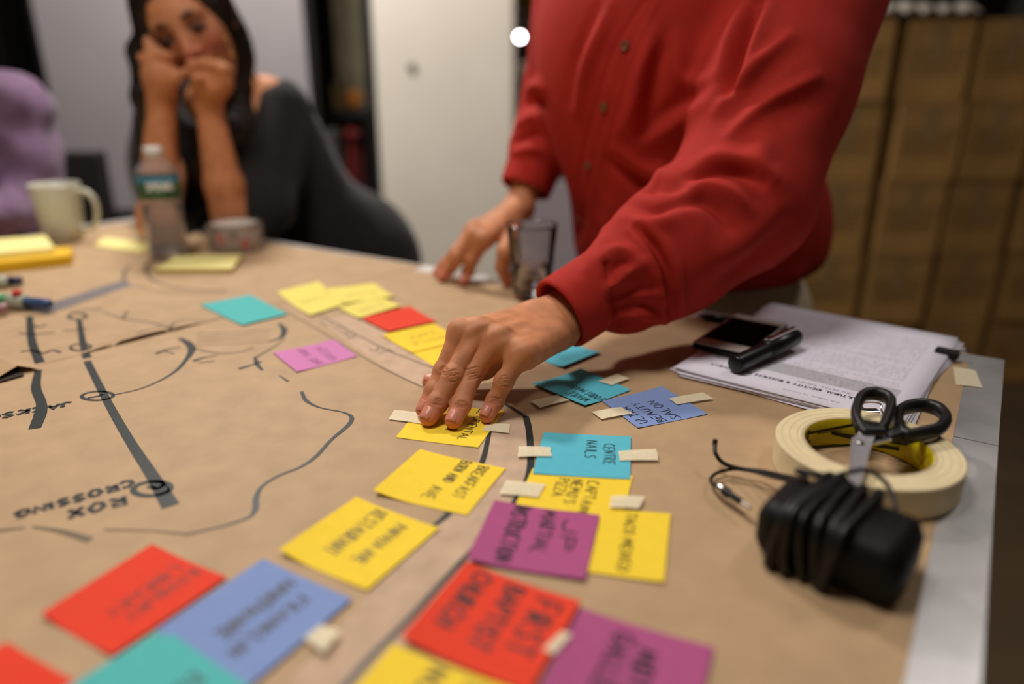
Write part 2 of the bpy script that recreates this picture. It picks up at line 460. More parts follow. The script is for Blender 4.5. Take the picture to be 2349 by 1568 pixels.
# ---- stacks of cartons on the right
m_card = mat('carton_card', (170, 130, 72), .8, var=.07, vscale=5, bump=.1, bscale=60)
m_card2 = mat('carton_ink', (110, 82, 42), .85)
m_ctape = mat('carton_tape', (150, 120, 78), .35)
BW, BH, Yb = .212, .248, 2.40
def carton():
    t = thing('carton', (0, 0, 0), 'x', 'box')
    MB().box((0, 0, BH / 2), (BW / 2, .15, BH / 2 - .0012), bev=.004).build('body', m_card, t)
    MB().box((0, -.1505, BH / 2 + .055), (.026, .0008, BH / 2 - .06)).build('packing_tape', m_ctape, t)
    MB().box((0, -.1502, BH - .012), (BW / 2 - .002, .0012, .0015)).build('flap_edge', m_card2, t)
    ink = MB(); r = random.Random(3)
    for i in range(5):
        x = -.085
        while x < .08:
            w = r.uniform(.008, .028); ink.box((x + w / 2, -.1509, .16 - i * .018), (w / 2, .0002, .0032)); x += w + .006
    ink.build('printed_text', m_card2, t)
    return t
proto = carton()
def copy_tree(o, parent=None):
    c = o.copy(); COL.objects.link(c); c.parent = parent
    for ch in list(o.children): copy_tree(ch, c)
    return c
colx = [.845, 1.09, 1.335, 1.585, 1.835, 2.085]
rown = ['bottom', 'second', 'third', 'fourth', 'top']
first = True
jr = random.Random(5)
cname = {0: 'hidden column right behind the red shirt', 1: 'column just right of the red shirt', 2: 'second column right of the red shirt', 3: 'third column right of the red shirt', 4: 'fourth column right of the red shirt', 5: 'far right column of the stack'}
for ci, x in enumerate(colx):
    for r_ in range(5):
        if ci == 0 and r_ > 3: continue
        if ci >= 4 and r_ > 3: continue
        if ci == 5 and r_ > 2: continue
        o = proto if first else copy_tree(proto); first = False
        dx = jr.uniform(-.008, .008) + (0.012 if r_ > 2 and ci == 2 else 0)
        o.location = (x + dx + .0, Yb + .15 + jr.uniform(0, .02) + max(0, ci - 2) * .015, TZ + FZ + r_ * BH)
        o['label'] = 'brown printed carton, %s of the %s' % ({'bottom': 'lowest', 'second': 'second from the floor', 'third': 'third from the floor', 'fourth': 'fourth from the floor', 'top': 'topmost'}[rown[r_]], cname[ci])
        o['group'] = 'brown cartons stacked behind the table'
# crumpled white plastic on top of the stack
def wrap_sheet(x0, x1, y0, y1, z, name, label):
    P = []; F = []; n = 24
    for i in range(n + 1):
        for j in range(n + 1):
            x = x0 + (x1 - x0) * i / n; y = y0 + (y1 - y0) * j / n
            P.append((x, y, z + .012 + .03 * abs(math.sin(i * .9 + j * .35)) * (.3 + .7 * abs(math.sin(j * .55))) + .008 * math.sin(i * 2.1 + j * 1.7)))
    for i in range(n):
        for j in range(n): F.append((i * (n + 1) + j, (i + 1) * (n + 1) + j, (i + 1) * (n + 1) + j + 1, i * (n + 1) + j + 1))
    o = mk(name, P, F, mat('white_plastic', (226, 216, 200), .35, trans=.1), smooth=True, label=label, cat='plastic')
    md = o.modifiers.new('thick', 'SOLIDIFY'); md.thickness = .003; md.offset = 1
    return o
wrap_sheet(1.0, 1.44, Yb + .0, Yb + .28, FZ + 5 * BH, 'plastic_wrap', 'crumpled white plastic sheet on top of the brown cartons')

# ---- pale storage bin behind the man
p = AY(1268, 520, 2.05)
t = thing('storage_bin', (p[0], 2.2, FZ), 'pale grey plastic storage bin seen between the red sleeve and the shirt', 'bin')
m_bin = mat('pale_bin_plastic', (206, 196, 204), .45)
zt_ = AY(1268, 405, 2.05)[2]
MB().box((p[0] + .02, 2.2, (FZ + zt_) / 2), (.14, .14, (zt_ - FZ) / 2), bev=.02).build('tub', m_bin, t)
MB().box((p[0] + .02, 2.2, zt_ + .012), (.15, .15, .012), bev=.008).build('lid', m_bin, t)
for sx in (-1, 1): MB().box((p[0] + .02 + sx * .08, 2.055, zt_ - .02), (.02, .006, .02), bev=.003).build('latch', m_rk, t)

# ================================================================== THE TABLE
K = np.array([.563, .762]); E1 = nrm((-.845, .535)); E2 = nrm((-.559, -.829))
LEN, DEP = 1.72, 1.28
def tp(s, q): return K + E1 * s + E2 * q       # s along the far edge from the right corner, q towards the viewer
t_tab = thing('work_table', (*(tp(LEN / 2, DEP / 2)), FZ), 'long metal-edged work table covered in brown kraft paper', 'table')
m_steel = mat('galvanised_steel', (226, 224, 224), .38, metal=.8, var=.1, vscale=9, bump=.06, bscale=40)
m_wood = mat('table_core', (120, 92, 60), .7, var=.1, vscale=10)
MB().prism([tp(.004, .004), tp(LEN - .004, .004), tp(LEN - .004, DEP - .004), tp(.004, DEP - .004)][::1], -.03, -.0012).build('tabletop', m_wood, t_tab)
def strip(s0, s1, q0, q1, name='edge_trim'):
    MB().prism([tp(s0, q0), tp(s1, q0), tp(s1, q1), tp(s0, q1)], -.036, 0).build(name, m_steel, t_tab)
strip(0, .055, 0, DEP); strip(LEN - .055, LEN, 0, DEP); strip(.055, LEN - .055, 0, .05); strip(.055, LEN - .055, DEP - .05, DEP)
pj = tp(.0275, .25)
MB().prism([tp(-.0003, .2492), tp(.055, .2492), tp(.055, .2500), tp(-.0003, .2500)], -.03, .00015).build('trim_joint', m_black, t_tab)
for s in (.07, LEN - .07):
    for q in (.07, DEP - .07):
        c = tp(s, q); A = frame((*E1, 0))
        MB().box((c[0], c[1], (FZ - .036) / 2), (.02, .02, (-.036 - FZ) / 2), ax=A, bev=.003).build('leg', m_steel, t_tab)

# ---- kraft paper: two sheets, the left one lies over the right one along a seam
m_kraft = mat('kraft_paper', (184, 153, 116), .62, var=.035, vscale=28, bump=.12, bscale=900, spec=.35, stretch=(1, 1, 1))
m_kraft2 = m_kraft
SA, SB = T(-30, 870)[:2], T(930, 622)[:2]
SD = nrm(SB - SA); SN = np.array([-SD[1], SD[0]])          # SN points to the left sheet
def seam(x, y):
    v = np.array([x, y]) - SA; return v @ SN, v @ SD
SL0, SL1 = seam(*T(185, 823)[:2])[1], seam(*T(470, 735)[:2])[1]
def zs(x, y):
    d, s = seam(x, y)
    if d < 0: return .0005
    w = max(0.0, math.sin(math.pi * min(1, max(0, (s - SL0) / (SL1 - SL0))))) if SL0 < s < SL1 else 0
    return .0010 + .0045 * w * math.exp(-(d / .020) ** 2)
def sheet(name, corners, zf, n=(40, 40), th=.0003, **kw):
    c = [np.array(p, float) for p in corners]; P = []; F = []; nx, ny = n
    for i in range(nx + 1):
        for j in range(ny + 1):
            u, v = i / nx, j / ny; v = v ** 1.6
            p = c[0] * (1 - u) * (1 - v) + c[1] * u * (1 - v) + c[2] * u * v + c[3] * (1 - u) * v
            P.append((p[0], p[1], zf(p[0], p[1])))
    m = len(P); P += [(x, y, z - th) for x, y, z in P]
    for i in range(nx):
        for j in range(ny):
            q = (i * (ny + 1) + j, (i + 1) * (ny + 1) + j, (i + 1) * (ny + 1) + j + 1, i * (ny + 1) + j + 1)
            F.append(q); F.append(tuple(x + m for x in q[::-1]))
    bd = [i * (ny + 1) for i in range(nx + 1)] + [nx * (ny + 1) + j for j in range(1, ny + 1)] + [i * (ny + 1) + ny for i in range(nx - 1, -1, -1)] + [j for j in range(ny - 1, 0, -1)]
    for a, b in zip(bd, bd[1:] + bd[:1]): F.append((a, a + m, b + m, b))
    return mk(name, P, F, m_kraft, **kw)
right_paper = sheet('kraft_paper', [tp(.034, .035), tp(1.1, .035), tp(1.3, DEP - .02), tp(.034, DEP - .02)], lambda x, y: .0005, (4, 4), smooth=False, label='large brown kraft paper sheet taped along the right table edge', cat='paper')
# left sheet: starts on the seam
d0 = seam(*tp(LEN - .05, .035))
far0 = SA + SD * seam(*tp(.75, .035))[1]
_a = np.array([SA[0], SA[1]]) - SD * .55
# end of the seam near the far edge
def edge_hit():
    # point on the seam whose q (distance from far edge) is .03
    for s in np.linspace(0, 2, 4000):
        p = SA + SD * s
        if (p - K) @ E2 < .03: return p
EH = edge_hit()
left_paper = sheet('kraft_paper', [_a, EH, tp(LEN - .035, .035), tp(LEN - .035, .035 + np.linalg.norm(_a - EH))], zs, (120, 44), smooth=True, label='brown kraft paper sheet overlapping from the left, edge curling up', cat='paper')
# torn flap at the left end of the seam
def flap(pix, z, name, label, m):
    P = []; n = len(pix)
    for (x, y), h in zip(pix, z): P.append(T(x, y, h))
    F = [tuple(range(n))]
    o = mk(name, P, F, m, label=label, cat='paper'); md = o.modifiers.new('t', 'SOLIDIFY'); md.thickness = .0004; return o
flap([(-60, 880), (0, 862), (40, 838), (92, 845), (50, 822), (30, 790), (-60, 800)], [.004, .006, .010, .003, .005, .004, .003], 'torn_paper', 'torn kraft paper corner curling up at the left edge', m_kraft)
flap([(-60, 905), (-5, 866), (40, 841), (56, 860), (-60, 892)], [.0022, .0022, .0022, .0022, .0022], 'dark_patch', 'flat dark brown patch under the torn kraft corner', mat('dark_brown_patch', (44, 30, 16), .8))  # flat dark brown patch below the torn corner
# grey adhesive strip over the next seam
def quad_strip(pix, name, m, label, cat, z=.0003, zf=None, th=.00012, parent=None):
    c = [T(*p) for p in pix]; P = []; F = []; n = 6
    for i in range(n + 1):
        for j in range(n + 1):
            u, v = i / n, j / n
            p = c[0] * (1 - u) * (1 - v) + c[1] * u * (1 - v) + c[2] * u * v + c[3] * (1 - u) * v
            P.append((p[0], p[1], (zf(p[0], p[1]) if zf else zs(p[0], p[1])) + z))
    for i in range(n):
        for j in range(n): F.append((i * (n + 1) + j, i * (n + 1) + j + 1, (i + 1) * (n + 1) + j + 1, (i + 1) * (n + 1) + j))
    o = mk(name, P, F, m, parent, label=label, cat=cat); md = o.modifiers.new('t', 'SOLIDIFY'); md.thickness = th; md.offset = 1
    return o
quad_strip([(60, 714), (110, 722), (305, 655), (285, 643)], 'sealing_tape', mat('grey_blue_tape', (128, 122, 122), .3), 'grey-blue sealing tape strip over the paper seam by the markers', 'tape')

# ---- marker drawing on the paper
m_ink = mat('marker_ink', (40, 46, 44), .45, spec=.4)
m_ink2 = mat('marker_ink_thin', (112, 96, 72), .6)
m_chalk = mat('chalk_band', (198, 168, 140), .8, var=.05, vscale=60)
def ribbon(mb, pts, wid, zf=zs, dz=.00035, sub=True):
    """flat stroke on the paper; pts are xy, wid metres"""
    P = spline(pts, 7) if (sub and len(pts) > 2) else np.array(pts, float)
    w = np.interp(np.linspace(0, 1, len(P)), np.linspace(0, 1, len(wid)), wid) if not np.isscalar(wid) else np.full(len(P), wid)
    t = np.gradient(P, axis=0); t /= np.linalg.norm(t, axis=1)[:, None] + 1e-12
    n = np.stack([-t[:, 1], t[:, 0]], 1)
    V = []; F = []
    for p, q, ww in zip(P, n, w):
        for s in (-.5, .5):
            x, y = p + q * ww * s; V.append((x, y, zf(p[0], p[1]) + dz))
    for i in range(len(P) - 1): F.append((2 * i, 2 * i + 2, 2 * i + 3, 2 * i + 1))
    mb.add(V, F)
def stroke(name, pix, wid, parent, m=None, dz=.00035):
    b = MB(); ribbon(b, [T(*p)[:2] for p in pix], wid, dz=dz); return b.build(name, m or m_ink, parent)
def ellipse_px(cx, cy, rx, ry, a0=0, a1=360, n=22, rot=0):
    out = []
    for a in np.linspace(math.radians(a0), math.radians(a1), n):
        x, y = rx * math.cos(a), ry * math.sin(a); r = math.radians(rot)
        out.append((cx + x * math.cos(r) - y * math.sin(r), cy + x * math.sin(r) + y * math.cos(r)))
    return out
R_, L_ = right_paper, left_paper
stroke('chalk_road', [(775, 728), (850, 778), (940, 838), (1020, 880), (1090, 930), (1150, 985), (1160, 1040), (1145, 1100), (1090, 1190), (1000, 1300), (890, 1420), (740, 1600)], [.055, .055, .05, .05, .05, .045, .045, .045, .045, .045, .045], R_, m_chalk, .0001)
stroke('marker_line', [(200, 829), (250, 928), (300, 1015), (350, 1092), (392, 1162)], [.0075, .0075, .008, .0095, .0125], R_)
stroke('marker_line', [(182, 735), (190, 785), (200, 822)], [.006, .0075, .009], L_)
stroke('marker_line', [(68, 728), (74, 785), (92, 834)], [.008, .009, .010], L_)
stroke('marker_line', [(88, 850), (83, 890), (95, 925), (93, 950), (80, 984)], [.007, .009, .009, .011, .010], R_)
stroke('station_ring', ellipse_px(178, 727, 20, 7), .0042, L_)
stroke('station_ring', ellipse_px(186, 799, 24, 8), .0032, L_)
stroke('station_ring', ellipse_px(224, 909, 36, 10, rot=-2), .0036, R_)
stroke('station_mark', [(200, 914), (228, 909), (236, 905)], .0035, R_)
stroke('station_ring', ellipse_px(349, 1122, 43, 16, rot=-4), .0048, R_)
stroke('station_mark', [(340, 1116), (362, 1122), (378, 1112)], .0042, R_)
stroke('marker_curve', [(256, 908), (330, 890), (395, 858), (428, 825), (440, 803), (432, 788), (412, 777)], [.002, .0025, .0035, .0055, .009, .009, .005], R_)
stroke('river_line', [(692, 899), (703, 920), (735, 936), (785, 946), (806, 957), (800, 975), (760, 1010), (725, 1048), (690, 1072), (640, 1092), (602, 1116), (588, 1142), (586, 1168), (570, 1188), (510, 1208), (430, 1227)], [.0035, .0042, .002, .0018, .0042, .0045, .0035, .0038, .0028, .0028, .003, .0045, .0048, .003, .002, .002], R_)
stroke('river_line', [(432, 1227), (345, 1219), (240, 1216)], [.0022, .0015, .002], R_, m_ink2)
stroke('dash_line', [(75, 1209), (140, 1220), (208, 1240)], [.002, .0045, .006], R_, m_ink2)
stroke('dash_line', [(-20, 1220), (57, 1212)], [.004, .002], R_, m_ink2)
stroke('dash_line', [(640, 862), (662, 876)], [.001, .003], R_)
stroke('road_edge', [(640, 706), (735, 760), (830, 818), (900, 856), (985, 896)], [.0016, .0018, .0018, .002, .0022], R_, m_ink2)
stroke('road_edge', [(720, 716), (790, 752), (880, 800), (960, 832), (1010, 850)], [.0018, .002, .0022, .002, .002], R_, m_ink2)
stroke('road_edge', [(1150, 922), (1180, 940), (1206, 957)], [.003, .0035, .004], R_)
stroke('road_edge', [(1206, 956), (1213, 985), (1217, 1035), (1216, 1075), (1205, 1110), (1175, 1160), (1120, 1225), (1040, 1310), (940, 1420), (860, 1500), (780, 1590)], [.006, .0062, .0062, .006, .005, .0048, .0042, .0045, .0045, .0045, .0045], R_)
stroke('road_edge', [(1125, 985), (1118, 1015), (1108, 1055), (1080, 1120), (1028, 1180), (985, 1215)], [.003, .0042, .005, .005, .0055, .003], R_)
stroke('arrow_mark', [(358, 812), (385, 802), (415, 797)], [.006, .003, .002], R_)
stroke('arrow_mark', [(372, 805), (400, 812)], .002, R_)
stroke('arrow_mark', [(443, 829), (470, 821), (500, 816)], [.007, .003, .0015], R_)
stroke('arrow_mark', [(455, 833), (492, 829)], .0018, R_)
stroke('arrow_mark', [(548, 847), (575, 839), (600, 830)], [.006, .003, .003], R_)
stroke('arrow_mark', [(585, 820), (590, 836), (602, 850)], [.004, .005, .003], R_)
stroke('marker_curve', [(588, 820), (625, 798), (655, 778)], [.0045, .003, .002], R_, m_ink2)
stroke('marker_curve', [(640, 743), (652, 757), (645, 775), (615, 785)], [.004, .008, .006, .002], R_)
stroke('marker_curve', [(445, 800), (500, 811), (550, 808), (582, 798)], [.003, .0025, .0025, .003], R_, m_ink2)
for k_, (y0, y1) in enumerate(((765, 757), (774, 765), (784, 774), (793, 783))):
    stroke('hatch_line', [(450, y0), (540, (y0 + y1) / 2 + 1), (620, y1)], .0012, R_, m_ink2)
stroke('arrow_mark', [(235, 710), (200, 712), (160, 718)], [.006, .004, .002], L_, m_ink2)
stroke('marker_curve', [(238, 718), (290, 734), (340, 740), (375, 750), (392, 762)], [.002, .003, .003, .0035, .007], L_, m_ink2)
stroke('marker_curve', [(392, 760), (400, 744), (430, 735), (480, 735), (520, 722)], [.006, .004, .003, .002, .0015], L_, m_ink2)
stroke('arrow_mark', [(282, 733), (292, 715)], .004, L_, m_ink2)
stroke('arrow_mark', [(318, 770), (350, 760), (375, 750)], [.008, .004, .002], L_, m_ink2)
stroke('marker_curve', [(345, 598), (335, 615), (345, 640), (390, 658), (450, 666), (520, 668)], [.006, .006, .005, .004, .004, .003], L_, m_ink2)
stroke('marker_curve', [(300, 610), (286, 625), (285, 645)], [.005, .006, .005], L_, m_ink2)
stroke('marker_curve', [(310, 655), (370, 670), (440, 676), (520, 672)], [.002, .002, .002, .002], L_, m_ink2)
for pix, w_ in (([(48, 808), (75, 806), (100, 812), (120, 805), (140, 810)], .0038), ([(45, 766), (80, 768), (125, 765)], .003), ([(80, 748), (90, 752), (107, 746)], .003), ([(50, 727), (100, 725), (130, 720)], .0025), ([(145, 760), (180, 757), (200, 755)], .0025)):
    stroke('scribble', pix, w_, L_)

# ---- a hand-drawn stroke alphabet
FONT = {'A': [[(0, 0), (.3, 1), (.6, 0)], [(.12, .4), (.5, .4)]], 'B': [[(0, 0), (0, 1)], [(0, 1), (.4, .9), (.42, .62), (0, .52), (.5, .4), (.5, .08), (0, 0)]],
 'C': [[(.55, .85), (.3, 1), (.03, .6), (.08, .15), (.35, 0), (.58, .15)]], 'D': [[(0, 0), (0, 1), (.4, .85), (.52, .45), (.35, .1), (0, 0)]],
 'E': [[(.5, 1), (0, 1), (0, 0), (.5, 0)], [(0, .52), (.4, .52)]], 'F': [[(.5, 1), (0, 1), (0, 0)], [(0, .52), (.4, .52)]],
 'G': [[(.55, .85), (.3, 1), (.03, .6), (.08, .15), (.35, 0), (.58, .2), (.58, .45), (.34, .45)]], 'H': [[(0, 0), (0, 1)], [(.5, 0), (.5, 1)], [(0, .5), (.5, .5)]],
 'I': [[(.1, 0), (.1, 1)]], 'J': [[(.45, 1), (.45, .2), (.25, 0), (0, .2)]], 'K': [[(0, 0), (0, 1)], [(.5, 1), (0, .45), (.52, 0)]],
 'L': [[(0, 1), (0, 0), (.45, 0)]], 'M': [[(0, 0), (.08, 1), (.35, .3), (.62, 1), (.7, 0)]], 'N': [[(0, 0), (0, 1), (.5, 0), (.5, 1)]],
 'O': [[(.3, 1), (.02, .6), (.12, .1), (.35, 0), (.58, .4), (.5, .85), (.3, 1)]], 'P': [[(0, 0), (0, 1), (.42, .92), (.45, .58), (0, .48)]],
 'Q': [[(.3, 1), (.02, .6), (.12, .1), (.35, 0), (.58, .4), (.5, .85), (.3, 1)], [(.35, .25), (.6, -.05)]], 'R': [[(0, 0), (0, 1), (.42, .92), (.42, .6), (0, .5), (.5, 0)]],
 'S': [[(.5, .88), (.25, 1), (.04, .78), (.28, .52), (.5, .25), (.25, 0), (0, .12)]], 'T': [[(0, 1), (.55, 1)], [(.28, 1), (.28, 0)]],
 'U': [[(0, 1), (.02, .2), (.25, 0), (.48, .2), (.5, 1)]], 'V': [[(0, 1), (.27, 0), (.54, 1)]], 'W': [[(0, 1), (.16, 0), (.36, .65), (.55, 0), (.72, 1)]],
 'X': [[(0, 1), (.5, 0)], [(.5, 1), (0, 0)]], 'Y': [[(0, 1), (.26, .5), (.52, 1)], [(.26, .5), (.26, 0)]], 'Z': [[(0, 1), (.5, 1), (0, 0), (.52, 0)]],
 "'": [[(.1, 1), (.08, .75)]], '&': [[(.55, 0), (.1, .75), (.3, 1), (.42, .78), (.05, .2), (.25, 0), (.55, .35)]], '-': [[(0, .5), (.35, .5)]], '3': [[(0, .9), (.3, 1), (.42, .75), (.15, .53), (.45, .3), (.25, 0), (0, .1)]], 'M2': []}
def letters(s, jit=.05, rnd=None):
    """list of polylines in letter-height units, and total width"""
    rnd = rnd or random.Random(hash(s) % 1000 if False else sum(map(ord, s))); x = 0; out = []
    for ch in s:
        if ch == ' ': x += .5; continue
        g = FONT[ch]; w = max(p[0] for st in g for p in st)
        dy = rnd.uniform(-jit, jit)
        for st in g: out.append([(x + px_ + rnd.uniform(-jit, jit) * .6, py_ + dy + rnd.uniform(-jit, jit) * .6) for px_, py_ in st])
        x += w + .22
    return out, x - .22
def table_text(name, s, p0, p1, h, w, parent, flip=1, m=None, dz=.0004, zf=zs):
    """lettering whose baseline runs from pixel p0 to pixel p1; flip=1: up is to the left of the reading direction"""
    a, b = T(*p0)[:2], T(*p1)[:2]; d = nrm(b - a); up = np.array([-d[1], d[0]]) * flip
    L, W = letters(s); sx = np.linalg.norm(b - a) / W; mb = MB()
    for st in L:
        ribbon(mb, [a + d * x * sx + up * y * h for x, y in st], w, dz=dz, sub=False, zf=zf)
    return mb.build(name, m or m_ink, parent)
table_text('handwriting', 'ROX', (285, 1140), (158, 1172), .013, .0040, R_)
table_text('handwriting', 'CROSSING', (302, 1102), (36, 1176), .0105, .0038, R_)
table_text('handwriting', 'JACKSON', (165, 922), (-60, 960), .012, .0040, R_)
table_text('street_lettering', 'CENTRE', (733, 738), (805, 779), .014, .0016, R_, m=m_ink2)
table_text('street_lettering', 'ST', (846, 801), (878, 815), .016, .0018, R_, m=m_ink2)

# ---- sticky notes
NOTE_COL = {'yellow': (250, 214, 58), 'red': (232, 66, 40), 'purple': (176, 84, 132), 'blue': (130, 152, 202), 'teal': (92, 188, 206), 'sea': (86, 186, 182), 'pink': (206, 128, 178), 'pale': (238, 222, 112)}
NOTE_M = {k: mat('note_' + k, v, .75, var=.012, vscale=90, bump=.03, bscale=1500, spec=.25) for k, v in NOTE_COL.items()}
m_pen = mat('pen_ink', (28, 28, 34), .5)
def square(p, q, flip=1):
    """note corners from its side p->q (pixels): returns plane points in order p, q, q+perp, p+perp"""
    a, b = T(*p), T(*q); d = b - a; d = nrm(d) * .0775; n = np.array([-d[1], d[0], 0]) * flip
    return [a, a + d, a + d + n, a + n]
def note(col, quad, label, lines=(), lvl=0, curl=(.0015, .0015), sheen=None, th=.0002, jit=.06, ink=None):
    """quad: TL, TR, BR, BL of the writing (pixels or points); lines: (text, height_fraction_from_top, u0, u1, letter height, pen width)"""
    c = [np.array(p, float) if len(p) == 3 else T(*p) for p in quad]
    n = 12
    def surf(u, v):       # u reading direction 0..1, v from the bottom 0 to the top 1
        p = c[3] * (1 - u) * (1 - v) + c[2] * u * (1 - v) + c[1] * u * v + c[0] * (1 - u) * v
        z = zs(p[0], p[1]) + .0005 + .0006 * lvl + curl[0] * max(0, (v - .45) / .55) ** 2 + curl[1] * max(0, (.45 - v) / .45) ** 2 * (.4 + .6 * u)
        return np.array([p[0], p[1], z])
    P = [surf(i / n, j / n) for i in range(n + 1) for j in range(n + 1)]; m = len(P)
    P += [p - np.array([0, 0, th]) for p in P]; F = []
    for i in range(n):
        for j in range(n):
            q = (i * (n + 1) + j, (i + 1) * (n + 1) + j, (i + 1) * (n + 1) + j + 1, i * (n + 1) + j + 1); F += [q, tuple(x + m for x in q[::-1])]
    bd = [i * (n + 1) for i in range(n + 1)] + [n * (n + 1) + j for j in range(1, n + 1)] + [i * (n + 1) + n for i in range(n - 1, -1, -1)] + [j for j in range(n - 1, 0, -1)]
    for a, b in zip(bd, bd[1:] + bd[:1]): F.append((a, a + m, b + m, b))
    o = mk('sticky_note', P, F, NOTE_M[col], smooth=False, label=label, cat='sticky note', group='sticky notes on the kraft paper')
    for txt, vt, u0, u1, hh, pw in lines:
        L, W = letters(txt, jit); mb = MB(); sx = (u1 - u0) / W
        for st in L:
            uv = [(u0 + x * sx, vt - hh + y * hh) for x, y in st]; U = []
            for (a0, b0), (a1, b1) in zip(uv[:-1], uv[1:]):
                for k in range(3): U.append((a0 + (a1 - a0) * k / 3, b0 + (b1 - b0) * k / 3))
            U.append(uv[-1]); Q = [surf(*x) for x in U]
            ribbon(mb, [q[:2] for q in Q], pw, zf=lambda x, y: 0, dz=0, sub=False)
            k0 = len(mb.V) - 2 * len(Q)
            for i, q in enumerate(Q):
                for e in (0, 1): x, y, _ = mb.V[k0 + 2 * i + e]; mb.V[k0 + 2 * i + e] = (x, y, q[2] + .00025)
        mb.build('handwriting', ink or m_pen, o)
    return o
W1, W2, W3 = .0009, .0011, .0022
note('yellow', [(1158, 945), (1097, 1029), (908, 1005), (972, 925)], 'yellow sticky note pressed under the fingertips', [('EL ORIENTAL', .80, .02, .86, .10, W1), ('DE CUBA', .60, .12, .66, .11, W1)], curl=(.0005, .0003))
note('yellow', [(1160, 1077), (1071, 1185), (857, 1136), (964, 1035)], 'yellow sticky note with two written lines just below the hand', [('BREAKFAST', .84, .06, .74, .12, W1), ('BORN AND', .62, .02, .50, .12, W1), ('AVE', .58, .62, .86, .13, W1)], curl=(.0005, .004))
note('yellow', [(1008, 1215), (843, 1358), (642, 1273), (818, 1145)], 'yellow sticky note with two faded lines, lower left of the road', [('PAPAYA AVE', .74, .14, .76, .13, W2), ('RESTAURANT', .44, .06, .78, .15, W2)], curl=(.001, .004))
note('yellow', [(1452, 1094), (1428, 1186), (1181, 1163), (1222, 1076)], 'yellow sticky note reading CAPTAIN NEMO\'S PIZZA under a blue note', [('CAPTAIN', .70, .22, .98, .11, W1), ("NEMO'S", .54, .22, .82, .11, W1), ('PIZZA', .40, .22, .66, .11, W1)], lvl=0, curl=(.0005, .0005))
note('teal', [(1447, 1005), (1445, 1103), (1222, 1090), (1247, 995)], 'blue sticky note reading CENTRE NAILS', [('CENTRE', .83, .22, .70, .12, W1), ('NAILS', .63, .16, .58, .12, W1)], lvl=1, curl=(.0006, .0006))
note('teal', [(1341, 936), (1220, 885), (1331, 851), (1447, 898)], 'blue sticky note reading WHOLE FOODS MARKET right of the hand', [('WHOLE', .90, .10, .46, .16, W1), ('FOODS', .68, -.0 + .02, .30, .15, W1), ('MARKET', .66, .36, .80, .15, W1)], lvl=1, curl=(.0018, .0020))
note('blue', [(1463, 984), (1381, 922), (1517, 890), (1623, 952)], 'periwinkle sticky note reading ULTRA BEAUTY SALON', [('ULTRA', .92, .10, .66, .13, W1), ('BEAUTY', .70, .04, .72, .13, W1), ('SALON', .48, .04, .66, .13, W1)], lvl=0, curl=(.0006, .0016))
note('teal', [(1378, 812), (1292, 847), (1238, 826), (1320, 792)], 'pale blue sticky note half hidden behind the red cuff', lvl=0, curl=(.003, .003))
note('purple', [(1375, 1189), (1342, 1337), (1071, 1294), (1135, 1155)], 'purple sticky note beginning with JP below the CENTRE NAILS note', [('JP', .84, .14, .62, .14, .0016), ('MARTIAL', .62, .04, .72, .13, .0015), ('INSTRUCTION', .36, .02, .92, .15, .0018)], lvl=2, curl=(.001, .003))
note('yellow', [(1538, 1183), (1523, 1341), (1320, 1312), (1352, 1165)], 'yellow sticky note tucked under the right side of the purple note', [('TACO MEXICO', .60, .06, .92, .13, W2)], lvl=1, curl=(.0006, 0))
qG = [T(1332, 1390), None, T(921, 1475), T(1071, 1297)]; qG[1] = qG[0] + qG[2] - qG[3]
note('red', qG, 'red-orange sticky note with three dark lines below the purple one', [('FIRST', .88, .12, .72, .20, .0022), ('BAPTIST', .58, .08, .80, .16, .0022), ('CHURCH', .28, .06, .72, .16, .0022)], lvl=2, curl=(.002, .003))
qs = square((1332, 1402), (1605, 1482), -1)
note('purple', [qs[1], qs[2], qs[3], qs[0]], 'purple sticky note at the bottom edge right of the red one', [('MIDTOWN', .66, .22, .95, .15, .002), ('GALLERY', .46, .12, .92, .15, .002)], lvl=1, curl=(.001, .003))
qs = square((903, 1484), (1135, 1572), -1)
note('yellow', [qs[1], qs[2], qs[3], qs[0]], 'yellow sticky note cut by the bottom edge below the red one', [('TAKEOUT', .78, .05, .9, .15, .0018), ('NOODLE', .5, .05, .8, .15, .0018)], lvl=1, curl=(.001, .003))
note('red', [(522, 1329), (260, 1510), (98, 1418), (350, 1253)], 'red sticky note at the lower left with faded lines', [('ROXBURY', .74, .06, .7, .12, W1), ('LIBRARY', .56, .1, .74, .12, W1)], lvl=0, curl=(.0015, .003))
qs = square((605, 1287), (821, 1385), -1)
note('blue', [qs[1], qs[2], qs[3], qs[0]], 'periwinkle sticky note at the lower left beside the red one', [('FRANKLIN', .72, .18, .86, .12, .0016), ('HARDWARE', .5, .1, .8, .13, .0018)], lvl=1, curl=(.001, .002))
qs = square((378, 1447), (547, 1564), -1)
note('sea', [qs[1], qs[2], qs[3], qs[0]], 'teal sticky note at the bottom edge below the periwinkle one', [('EGLESTON', .7, .14, .8, .13, .0016)], lvl=2, curl=(.001, .002))
qs = square((17, 1477), (165, 1560), -1)
note('red', [qs[1], qs[2], qs[3], qs[0]], 'red sticky note cut off by the bottom left corner', lvl=0, curl=(.001, .002))
note('sea', [(661, 723), (557, 749), (461, 703), (575, 679)], 'teal sticky note lying across the paper seam', lvl=1, curl=(.001, .001))
note('pink', [(681, 856), (626, 811), (765, 782), (820, 819)], 'pink sticky note left of the road with faint lines', [('BIKE SHOP', .66, .1, .9, .12, W1), ('GREEN', .4, .1, .8, .12, W1)], lvl=0, curl=(.001, .002), ink=mat('faint_ink', (150, 84, 128), .7))
m_fy = mat('faint_ink_yellow', (186, 172, 70), .7)
